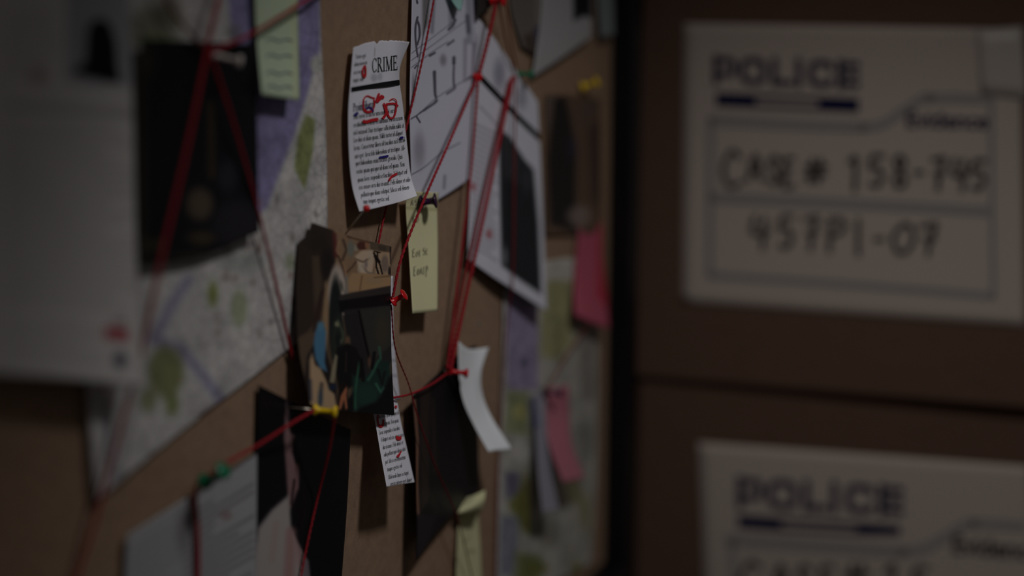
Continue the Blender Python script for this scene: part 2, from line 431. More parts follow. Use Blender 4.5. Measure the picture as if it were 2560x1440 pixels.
# ------------------------------------------------------------------ pins and strings
PIN_PROFILE = [(0, 0.0), (1.9, 0.0), (3.1, 0.5), (3.3, 1.2), (3.0, 1.9), (1.75, 2.8), (1.5, 5.0), (1.45, 8.0), (1.7, 10.2), (2.6, 11.1), (3.35, 11.6), (3.45, 12.3), (3.0, 12.9), (1.6, 13.2), (0, 13.25)]
def push_pin(base, head, m, label, group='push pins on the board', scale=1.0, name='push_pin'):
    """base and head: (px, py, h mm); the grip starts at base and points to head"""
    a = B(*base); b = B(*head); d = b - a; L = np.linalg.norm(d); d /= L
    # needle tip: where the axis meets the board
    hb = (a - P0) @ NDIR; tip = a - d * max(0.0, (hb - 0.0004) / max(d @ NDIR, .2))
    root = empty(name, tip); tag(root, label, 'push pin', group)
    x = np.cross(d, [0.1, 0.3, 1]); x /= np.linalg.norm(x); y = np.cross(d, x); n = 28
    k = L / 0.01325
    V = []; F = []
    for r, z in PIN_PROFILE:
        for i in range(n):
            t = 2 * math.pi * i / n
            V.append(a + d * z * .001 * k + (x * math.cos(t) + y * math.sin(t)) * max(r, .01) * .001 * scale)
    R = len(PIN_PROFILE)
    for j in range(R - 1):
        for i in range(n): F.append((j * n + i, j * n + (i + 1) % n, (j + 1) * n + (i + 1) % n, (j + 1) * n + i))
    F += [tuple(range(n - 1, -1, -1)), tuple((R - 1) * n + i for i in range(n))]
    link('grip', V, F, M[m], root, True)
    g = Geo(); g.tube([tip, a * .5 + tip * .5, a + d * .001], [0.0002, 0.0005, 0.0005], 8); g.make('needle', M['steel'], root, True)
    return root

def string(pts, label, r=0.8, twist=True, m='string', group='red strings across the board', name='red_string', sag=0.0):
    P = np.array([B(*p) for p in pts])
    q = cr(P, np.linspace(0, 1, 200 * (len(P) - 1)))
    L = np.r_[0, np.cumsum(np.linalg.norm(np.diff(q, axis=0), axis=1))]
    n = int(L[-1] / (0.0006 if twist else 0.004)) + 2
    s = np.linspace(0, L[-1], n)
    q = np.stack([np.interp(s, L, q[:, i]) for i in range(3)], 1)
    g = Geo()
    if twist:
        t = np.gradient(q, axis=0); t /= np.linalg.norm(t, axis=1)[:, None]
        a = np.cross(t, [0.3, 0.2, 0.93]); a /= np.linalg.norm(a, axis=1)[:, None]; b = np.cross(t, a)
        for ph in (0, math.pi):
            w = s / 0.0075 * 2 * math.pi + ph
            g.tube(q + (np.cos(w)[:, None] * a + np.sin(w)[:, None] * b) * r * .00036, r * .00066, 7)
    else:
        g.tube(q, r * .001, 9)
    o = g.make(name, M[m], None, True); tag(o, label, 'string', group)
    return o

# ------------------------------------------------------------------ the room
def quad_box(name, lo_, hi_, m):
    g = Geo(); lo_ = np.array(lo_, float); hi_ = np.array(hi_, float); d = hi_ - lo_
    g.box(lo_, (d[0], 0, 0), (0, d[1], 0), (0, 0, d[2])); o = g.make(name, M[m]); o['kind'] = 'structure'; return o
quad_box('floor', (-3.0, -2.5, -0.1), (3.2, 2.4, 0.0), 'floor')
quad_box('wall_back', (-3.0, 2.4, -0.1), (3.2, 2.5, 2.7), 'wall')
quad_box('wall_left', (-3.1, -2.5, -0.1), (-3.0, 2.5, 2.7), 'wall')

# ------------------------------------------------------------------ the board
bR = B(1521, 720); bL = P0 - TDIR * 1.05
bR[2] = bL[2] = 0
LENB = (bR - bL) @ TDIR
ZB, ZT = float(B(1500, 1412)[2]), 1.32
board = empty('evidence_board', (bL + bR) / 2)
tag(board, 'brown kraft evidence board in a black frame covered with pinned papers', 'board')
up = np.array([0, 0, 1.0])
g = Geo(); g.box(bL + up * (ZB - .01) - NDIR * .012, TDIR * (LENB + .012), NDIR * .012, up * (ZT - ZB + .02))
g.make('panel', M['kraft'], board)
RW, RD = 0.026, 0.020
def rail(o, ax, ay, az):
    g = Geo(); g.box(o, ax, ay, az); bevel(g.make('frame_rail', M['frame'], board), .0015)
zb = up * (ZB - RW); 
rail(bR + zb - NDIR * .014, TDIR * RW, NDIR * (RD + .014), up * (ZT - ZB + 2 * RW))
rail(bL + zb - TDIR * RW - NDIR * .014, TDIR * RW, NDIR * (RD + .014), up * (ZT - ZB + 2 * RW))
rail(bL + zb - NDIR * .014, TDIR * LENB, NDIR * (RD + .014), up * RW)
rail(bL + up * ZT - NDIR * .014, TDIR * LENB, NDIR * (RD + .014), up * RW)
for q in (bL - TDIR * .02, bR - TDIR * .004):
    g = Geo(); g.box(q - NDIR * .034, TDIR * .022, NDIR * .02, up * (ZB + .3)); g.make('leg', M['frame'], board)
    g = Geo(); g.box(q - NDIR * .22, TDIR * .022, NDIR * .3, up * .02); g.make('foot', M['frame'], board)
c = B(1198, 810, .3); t = np.linspace(0, 2 * math.pi, 17)[:-1]
o = link('speck', [c + .0011 * (TDIR * 2 * math.cos(a) + up * math.sin(a)) for a in t], [tuple(range(16))], M['teal'], board); o['label'] = 'pale teal speck'

# ------------------------------------------------------------------ evidence boxes
YAW = math.radians(16.0)
XD = np.array([math.cos(YAW), -math.sin(YAW), 0]); YD = np.array([math.sin(YAW), math.cos(YAW), 0]); FD = -YD
PB = C0 + 1.335 * ray(1710, 720)
def on_box(off, fd=FD):
    pb = PB + fd * off
    def f(px, py, h=0.0):
        r = ray(px, py); k = ((pb - C0) @ fd + np.asarray(h) * .001) / (r @ fd); return C0 + r * k[..., None]
    return f
YAW2 = YAW + math.radians(1.4)
FD2 = -np.array([math.sin(YAW2), math.cos(YAW2), 0]); XD2 = np.array([math.cos(YAW2), -math.sin(YAW2), 0])
BU, BL_ = on_box(0.009, FD2), on_box(0.0)
zseam = float(BU(2000, 978)[2])

def cardboard_box(P, xd, fd, z0, z1, xl, wid, dep, label):
    root = empty('cardboard_box', P(xl, 800) * [1, 1, 0] + up * z0 + xd * wid / 2 - fd * dep / 2)
    tag(root, label, 'box', 'stacked cardboard evidence boxes')
    o = P(xl, 800) * np.array([1, 1, 0]) + up * z0
    g = Geo(); T = .005
    g.box(o - fd * dep, xd * wid, fd * dep, up * (z1 - z0 - .003))
    bevel(g.make('carton', M['card'], root), .004, 3)
    # lid flaps that meet in the middle and the tape over the seam
    for k in (0, 1):
        g = Geo(); g.box(o - fd * (dep * (1 - .5 * k) - .001 * k) + up * (z1 - z0 - .003), xd * wid, fd * (dep * .5 - .001), up * .003); g.make('flap', M['card'], root)
    g = Geo(); g.box(o + xd * (wid * .0) - fd * (dep * .5 + .025) + up * (z1 - z0 + .0001), xd * wid, fd * .05, up * .0003); g.make('tape', M['tape'], root)
    return root
XL = 1583
box_low = cardboard_box(BL_, XD, FD, 0.0, zseam, XL + 14, .43, .32, 'lower cardboard box carrying the upper one, white evidence label cut off below')
box_up = cardboard_box(BU, XD2, FD2, zseam, zseam + .40, XL, .45, .32, 'upper cardboard box labelled POLICE with handwritten case number 158-745')

def bar(a, b, w, n=9):
    return ([a, b], w)
def blocks(sf, name, quads, m, parent, eps=.0005):
    px = []; F = []
    for q in quads:
        k = len(px); px += list(q); F.append(tuple(range(k, k + len(q))))
    return link(name, sf.on(np.array(px, float), eps), F, M[m], parent)

def police(sf, a, b, hgt, m, parent, w=.22):
    """bold wide capitals P O L I C E from baseline a to baseline b, in px"""
    a = np.array(a, float); b = np.array(b, float)
    L = []
    def S_(pts): L.append(pts)
    W_ = [.0, 1.12, 2.42, 3.4, 3.95, 5.15]; 
    x = W_[0]; S_([(x + .12, 0), (x + .12, .5), (x + .12, 1)]); S_([(x + .12, .88), (x + .7, .88), (x + .86, .72), (x + .84, .5), (x + .7, .38), (x + .12, .38)])
    x = W_[1]; S_([(x + .3, .12), (x + .12, .3), (x + .12, .7), (x + .3, .88), (x + .78, .88), (x + .96, .7), (x + .96, .3), (x + .78, .12), (x + .3, .12)])
    x = W_[2]; S_([(x + .12, 1), (x + .12, .5), (x + .12, .02)]); S_([(x + .12, .12), (x + .5, .12), (x + .84, .12)])
    x = W_[3]; S_([(x + .15, 0), (x + .15, .5), (x + .15, 1)])
    x = W_[4]; S_([(x + .96, .7), (x + .8, .88), (x + .3, .88), (x + .12, .7), (x + .12, .3), (x + .3, .12), (x + .8, .12), (x + .96, .3)])
    x = W_[5]; S_([(x + .12, 0), (x + .12, .5), (x + .12, 1)])
    for yy in (.12, .5, .88): S_([(x + .12, yy), (x + .5, yy), (x + .86, yy)])
    tot = W_[5] + .9
    return strokes(sf, 'heading', [([a + (b - a) * (px / tot) + np.array([0, -py * hgt]) for px, py in s], hgt * w) for s in L], m, parent, .0005)

def sans(sf, name, text, a, b, hgt, m, parent):
    cu = bpy.data.curves.new('lettering', 'FONT'); cu.body = text; cu.offset = .025
    ob = bpy.data.objects.new('lettering', cu); COL.objects.link(ob)
    me = ob.to_mesh(); v = np.array([x.co[:2] for x in me.vertices]); f = [tuple(p.vertices) for p in me.polygons]
    ob.to_mesh_clear(); bpy.data.objects.remove(ob); bpy.data.curves.remove(cu)
    a = np.array(a, float); b = np.array(b, float); v[:, 0] -= v[:, 0].min()
    px = a + (b - a) * (v[:, :1] / v[:, 0].max()) + np.c_[np.zeros(len(v)), -v[:, 1] / .73 * hgt]
    return link(name, sf.on(px, .0005), f, M[m], parent)

HAND = {
 'C': [[(.9, .82), (.5, 1), (.1, .65), (.08, .3), (.4, 0), (.95, .12)]],
 'A': [[(.0, .0), (.5, 1), (.95, .0)], [(.2, .35), (.8, .4)]],
 'S': [[(.9, .85), (.5, 1), (.15, .75), (.5, .5), (.85, .25), (.5, 0), (.1, .12)]],
 'E': [[(.85, 1), (.15, .95), (.12, .5), (.1, .0), (.9, .04)], [(.12, .52), (.7, .55)]],
 '#': [[(.35, 1), (.2, 0)], [(.75, 1), (.6, 0)], [(.0, .66), (1, .7)], [(.0, .3), (.95, .36)]],
 '1': [[(.15, .8), (.55, 1), (.55, .5), (.5, -.15)]],
 '5': [[(.95, 1), (.25, .97), (.2, .58), (.6, .6), (.85, .3), (.55, .0), (.1, .08)]],
 '8': [[(.5, .52), (.15, .78), (.5, 1), (.85, .78), (.5, .52), (.1, .22), (.5, 0), (.9, .22), (.5, .52)]],
 '-': [[(.1, .48), (.9, .5)]],
 '7': [[(.05, .95), (.5, .98), (.9, 1), (.6, .5), (.45, -.05)], [(.25, .5), (.85, .54)]],
 '4': [[(.25, 1), (.08, .5), (.5, .42), (.95, .5)], [(.75, .95), (.68, .4), (.62, -.1)]],
 'P': [[(.15, -.05), (.18, .5), (.2, 1)], [(.2, .95), (.8, .95), (.85, .62), (.2, .45)]],
 'I': [[(.5, 1), (.48, .5), (.5, -.1)]],
 '0': [[(.5, 1), (.12, .6), (.2, .1), (.55, .0), (.92, .4), (.82, .9), (.5, 1)]],
}
def hand(sf, items, w, m, parent):
    """items: (character, x0, x1, y_top, y_bottom) in px"""
    P = []
    for ch, x0, x1, y0, y1 in items:
        for s in HAND[ch]: P.append(([(x0 + (x1 - x0) * a, y1 + (y0 - y1) * b) for a, b in s], w))
    return strokes(sf, 'handwriting', P, m, parent, .0006)

WHITE = (188, 174, 162)
lab, sl = sheet('evidence_label', None, None, [[(1708, 58, .8), (2130, 64, .8), (2550, 72, 1.2)], [(1706, 410, .8), (2130, 425, .8), (2556, 440, .8)], [(1704, 757, .8), (2130, 788, .8), (2562, 818, .8)]], base=WHITE,
                to3d=BU, front=FD2, parent=box_up, nu=30, nv=30)
police(sl, (1783, 209), (2148, 222), 68, 'navy', lab)
blocks(sl, 'heading_bar', [[(1790, 232), (1890, 235), (1890, 270), (1790, 265)], [(2046, 242), (2147, 246), (2147, 281), (2046, 277)], [(1890, 235), (2046, 242), (2046, 252), (1890, 246)], [(1890, 260), (2046, 267), (2046, 277), (1890, 270)]], 'navy', lab)
GREYS = [([(1780, 300), (1980, 312), (2160, 319)], 26), ([(2150, 320), (2205, 312), (2255, 280), (2305, 248), (2330, 244)], 22), ([(2320, 245), (2400, 246), (2480, 248)], 22), ([(2478, 246), (2480, 500), (2484, 742)], 13),
         ([(1778, 300), (1776, 480), (1774, 690)], 16), ([(1780, 494), (2130, 510), (2478, 529)], 27), ([(1776, 688), (2130, 712), (2482, 740)], 20)]
strokes(sl, 'form_rules', GREYS, 'grey', lab)
sans(sl, 'caption', 'Evidence', (2266, 318), (2470, 322), 42, 'navy', lab)
hand(sl, [('C', 1806, 1856, 378, 466), ('A', 1870, 1908, 388, 452), ('S', 1920, 1952, 392, 460), ('E', 1958, 1990, 396, 466), ('#', 2014, 2066, 398, 458), ('1', 2118, 2156, 392, 466), ('5', 2170, 2212, 390, 464),
          ('8', 2232, 2268, 390, 468), ('-', 2284, 2310, 402, 460), ('7', 2328, 2364, 396, 472), ('4', 2378, 2422, 396, 470), ('5', 2426, 2466, 402, 472)], 13, 'marker', lab)
hand(sl, [('4', 1876, 1926, 540, 616), ('5', 1944, 1986, 542, 618), ('7', 2008, 2048, 544, 622), ('P', 2066, 2116, 546, 626), ('I', 2132, 2160, 548, 630), ('-', 2184, 2212, 560, 634), ('0', 2228, 2288, 560, 632), ('7', 2298, 2346, 562, 634)], 13, 'marker', lab)
tp, st = sheet('corner_tape', None, None, [[(2440, 74, 1.6), (2556, 66, 1.6)], [(2452, 236, 1.4), (2566, 250, 1.4)]], base=(196, 192, 190), m='photo', to3d=BU, front=FD2, parent=lab, nu=6, nv=6); tp.data.materials[0] = M['tape']

lab2, sl2 = sheet('evidence_label', None, None, [[(1744, 1106, .8), (2150, 1135, .8), (2570, 1166, 1.0)], [(1758, 1440, .8), (2160, 1466, .8), (2585, 1490, .8)], [(1772, 1780, .8), (2170, 1830, .8), (2600, 1880, .8)]], base=WHITE,
                  to3d=BL_, front=FD, parent=box_low, nu=30, nv=30)
police(sl2, (1842, 1268), (2258, 1290), 74, 'navy', lab2)
blocks(sl2, 'heading_bar', [[(1845, 1287), (1955, 1294), (1955, 1328), (1845, 1319)], [(2142, 1306), (2250, 1314), (2250, 1338), (2142, 1338)], [(1955, 1294), (2142, 1306), (2142, 1317), (1955, 1305)], [(1955, 1318), (2142, 1328), (2142, 1338), (1955, 1328)]], 'navy', lab2)
strokes(sl2, 'form_rules', [([(1820, 1350), (2060, 1366), (2260, 1380)], 26), ([(2250, 1381), (2310, 1372), (2360, 1345), (2410, 1314), (2440, 1308)], 22), ([(2430, 1308), (2500, 1312), (2560, 1316)], 22), ([(1830, 1350), (1836, 1520), (1842, 1690)], 16)], 'grey', lab2)
sans(sl2, 'caption', 'Evidence', (2382, 1382), (2600, 1400), 46, 'ink', lab2)
hand(sl2, [('C', 1850, 1906, 1404, 1490), ('A', 1930, 1974, 1412, 1485), ('S', 1992, 2030, 1415, 1490), ('E', 2050, 2090, 1416, 1492), ('#', 2112, 2170, 1410, 1490), ('1', 2210, 2250, 1412, 1495), ('5', 2280, 2320, 1420, 1500)], 13, 'marker', lab2)

# ------------------------------------------------------------------ papers on the board
PW = (226, 225, 233)
# large city map
sheet('city_map', 'large torn city map lying under the black square photograph and red strings', 'map',
      [[(120, -220, 2), (430, -150, 1), (640, -110, 1), (798, -80, 1)], [(165, 300, 3), (430, 240, 1), (640, 180, 1), (806, 150, 1.5)], [(205, 800, 4), (420, 700, 1.5), (640, 560, 1), (818, 420, 1.2)], [(240, 1255, 5), (440, 1092, 2), (640, 938, 1.5), (818, 800, 1)]],
      base=(222, 218, 214), m='map', nu=110, nv=150, mottling=.03, ops=[
          poly([(560, -100), (800, -100), (802, 120), (785, 165), (770, 230), (735, 340), (700, 430), (668, 520), (640, 540), (600, 300)], (158, 150, 192), 5),
          poly([(765, 285), (788, 300), (782, 380), (762, 475), (735, 420), (745, 340)], (156, 162, 106), 4),
          ell(725, 655, 12, 22, (150, 160, 120), 6, .6), ell(598, 770, 20, 45, (150, 165, 110), 10, .6), ell(532, 735, 12, 30, (140, 150, 70), 8, .9),
          ell(610, 655, 50, 22, (168, 176, 168), 16, .6),
          line([(470, 700), (430, 760), (385, 850), (450, 870), (500, 930), (560, 1010)], 26, (156, 152, 184), 11, .75),
          ell(415, 930, 45, 65, (144, 146, 102), 12, .95), ell(370, 1000, 20, 30, (136, 138, 96), 9, .8), ell(430, 1010, 18, 30, (140, 150, 90), 9, .8),
          ell(390, 60, 60, 50, (110, 110, 80), 24, .6), ell(420, 30, 30, 40, (100, 95, 80), 16, .5), ell(585, 80, 20, 20, (130, 130, 126), 10, .6), ell(380, 100, 60, 14, (150, 160, 110), 10, .6),
          line([(800, -50), (803, 130)], 7, (196, 194, 200), 2), ell(790, 160, 14, 22, (205, 203, 196), 5),
          line([(505, 1040), (560, 1005)], 14, (92, 62, 60), 5, .9), line([(250, 1000), (290, 1200)], 30, (170, 172, 178), 12, .5),
      ] + [ell(random.uniform(540, 800), random.uniform(480, 850), random.uniform(4, 9), random.uniform(5, 14), random.choice([(120, 112, 110), (150, 140, 128), (150, 120, 112)]), 4, .6) for _ in range(34)])

# newspaper page hanging in front at the near end
page, sp = sheet('newspaper_page', 'large newspaper page hanging loose at the near end of the board', 'newspaper',
      [[(-420, -150, 6), (-150, -120, 8), (120, -95, 10), (318, -80, 11)], [(-410, 250, 6), (-140, 250, 9), (120, 250, 12), (332, 250, 13)], [(-400, 620, 7), (-130, 620, 11), (120, 615, 14), (340, 610, 16)], [(-390, 915, 9), (-120, 928, 14), (130, 945, 18), (356, 968, 20)]],
      base=(226, 221, 217), nu=90, nv=100, ops=[
          poly([(165, -80), (325, -80), (328, 218), (165, 205)], (176, 176, 180), 4), ell(95, 190, 20, 20, (150, 120, 120), 14, .6),
          line([(30, 265), (335, 285)], 22, (160, 157, 158), 8, .5), line([(30, 230), (335, 240)], 12, (215, 213, 213), 8, .5)]
      + textlines((20, 300), (330, 310), (338, 780), (20, 770), 22, (150, 147, 147), 9, .35, 5) + textlines((20, 20), (150, 20), (150, 200), (20, 200), 9, (150, 147, 147), 9, .3, 5)
      + textlines((20, 790), (240, 795), (250, 920), (20, 905), 6, (150, 147, 147), 9, .3, 5)
      + [poly([(262, 818), (318, 822), (322, 850), (264, 846)], (176, 34, 48), 7, .95), line([(285, 800), (312, 804)], 8, (110, 60, 64), 5, .8), ell(300, 900, 17, 20, (84, 80, 92), 8, .9)])
blocks(sp, 'printed_picture', [[(218, 70), (232, 50), (255, 46), (275, 62), (288, 110), (292, 170), (300, 206), (260, 202), (220, 192), (182, 184), (186, 168), (212, 160), (216, 110)]], 'ink', page)

# black square photograph at the top of the map
sheet('photo_print', 'black square photograph below a white pin, crossed by two red strings', 'photograph',
      [[(352, 96, 8), (500, 104, 7), (640, 112, 7)], [(352, 380, 8), (500, 370, 6), (644, 355, 7)], [(354, 662, 9), (500, 640, 8), (648, 580, 9)]],
      base=(19, 20, 26), m='photo', nu=60, nv=70, ops=[
          line([(356, 100), (356, 660)], 16, (60, 56, 42), 7, .8), ell(370, 150, 18, 40, (52, 50, 36), 12, .7), line([(527, 260), (530, 440)], 20, (66, 56, 40), 9, .8), ell(500, 510, 32, 40, (98, 84, 66), 14, .9),
          ell(505, 595, 36, 18, (70, 60, 44), 10, .9), ell(590, 560, 60, 60, (46, 43, 48), 24, .8), ell(570, 440, 24, 40, (52, 50, 60), 14, .7), line([(355, 615), (400, 610)], 30, (66, 62, 42), 9, .8),
          line([(380, 645), (560, 630), (640, 582)], 8, (80, 74, 52), 4, .7)], group='photographs pinned to the board')

# pale green sticky note
note, sn = sheet('sticky_note', 'pale green sticky note beside the lilac sea of the big map', 'sticky note',
      [[(636, -70, 6), (690, -72, 5), (744, -72, 5)], [(642, 90, 6), (694, 92, 6), (746, 92, 6)], [(656, 236, 14), (702, 244, 12), (749, 251, 12)]],
      base=(200, 217, 186), nu=20, nv=30, ops=[poly([(720, -70), (750, -70), (750, 260), (730, 250)], (206, 216, 172), 14, .7)], group='sticky notes on the board')
strokes(sn, 'handwriting', [([(665, y), (680, y - 4), (695, y + 3), (715, y - 2), (730, y + 2)], 4) for y in (100, 140, 183, 218)], 'ink_pale', note)

# portrait photograph below, black with a pale strip
sheet('photo_print', 'large dark photograph with a pink strip and pale patch, under the yellow pin', 'photograph',
      [[(646, 962, 3), (760, 1020, 4), (877, 1074, 5)], [(642, 1200, 3), (755, 1230, 3), (868, 1260, 5)], [(640, 1440, 3), (745, 1460, 3), (852, 1480, 5)], [(636, 1640, 3), (735, 1660, 3), (840, 1680, 5)]],
      base=(20, 19, 23), m='photo', nu=90, nv=140, ops=[
          poly([(716, 1000), (726, 1080), (738, 1090), (730, 1130), (742, 1170), (748, 1160), (745, 1220), (735, 1250), (722, 1280), (716, 1180), (710, 1090)], (150, 116, 118), 4, .95),
          line([(742, 1165), (741, 1220)], 10, (140, 104, 106), 4, .9), line([(736, 1200), (728, 1260)], 6, (40, 26, 28), 3, .9),
          poly([(646, 1320), (680, 1275), (722, 1238), (728, 1320), (745, 1380), (760, 1450), (766, 1700), (600, 1700)], (178, 170, 166), 6),
          line([(728, 1330), (722, 1440), (716, 1500)], 26, (168, 126, 122), 9, .7), line([(690, 1310), (680, 1400)], 14, (176, 152, 138), 9, .6),
          poly([(728, 1320), (745, 1355), (768, 1400), (775, 1470), (760, 1470), (740, 1400)], (180, 152, 150), 5, .9),
          poly([(752, 1400), (772, 1400), (780, 1470), (760, 1480)], (120, 110, 116), 4, .8)], group='photographs pinned to the board')

# lined sheet with the green pin
ls, sls = sheet('notepad_sheet', 'typed white sheet hanging from the green pin beside the dark photograph', 'paper',
      [[(318, 1338, 4), (480, 1236, 5), (643, 1130, 6)], [(312, 1480, 4), (478, 1390, 5), (642, 1300, 6)], [(306, 1640, 4), (474, 1570, 5), (640, 1500, 6)]],
      base=(172, 171, 172), nu=60, nv=60, ops=textlines((460, 1290), (632, 1180), (634, 1480), (462, 1570), 15, (104, 102, 106), 7, .6, 4, .6) + textlines((330, 1370), (440, 1300), (445, 1570), (330, 1620), 10, (140, 137, 140), 9, .4, 6)
      + [ell(565, 1288, 14, 12, (140, 110, 108), 8, .6), ell(455, 1330, 14, 50, (110, 108, 106), 12, .6)])

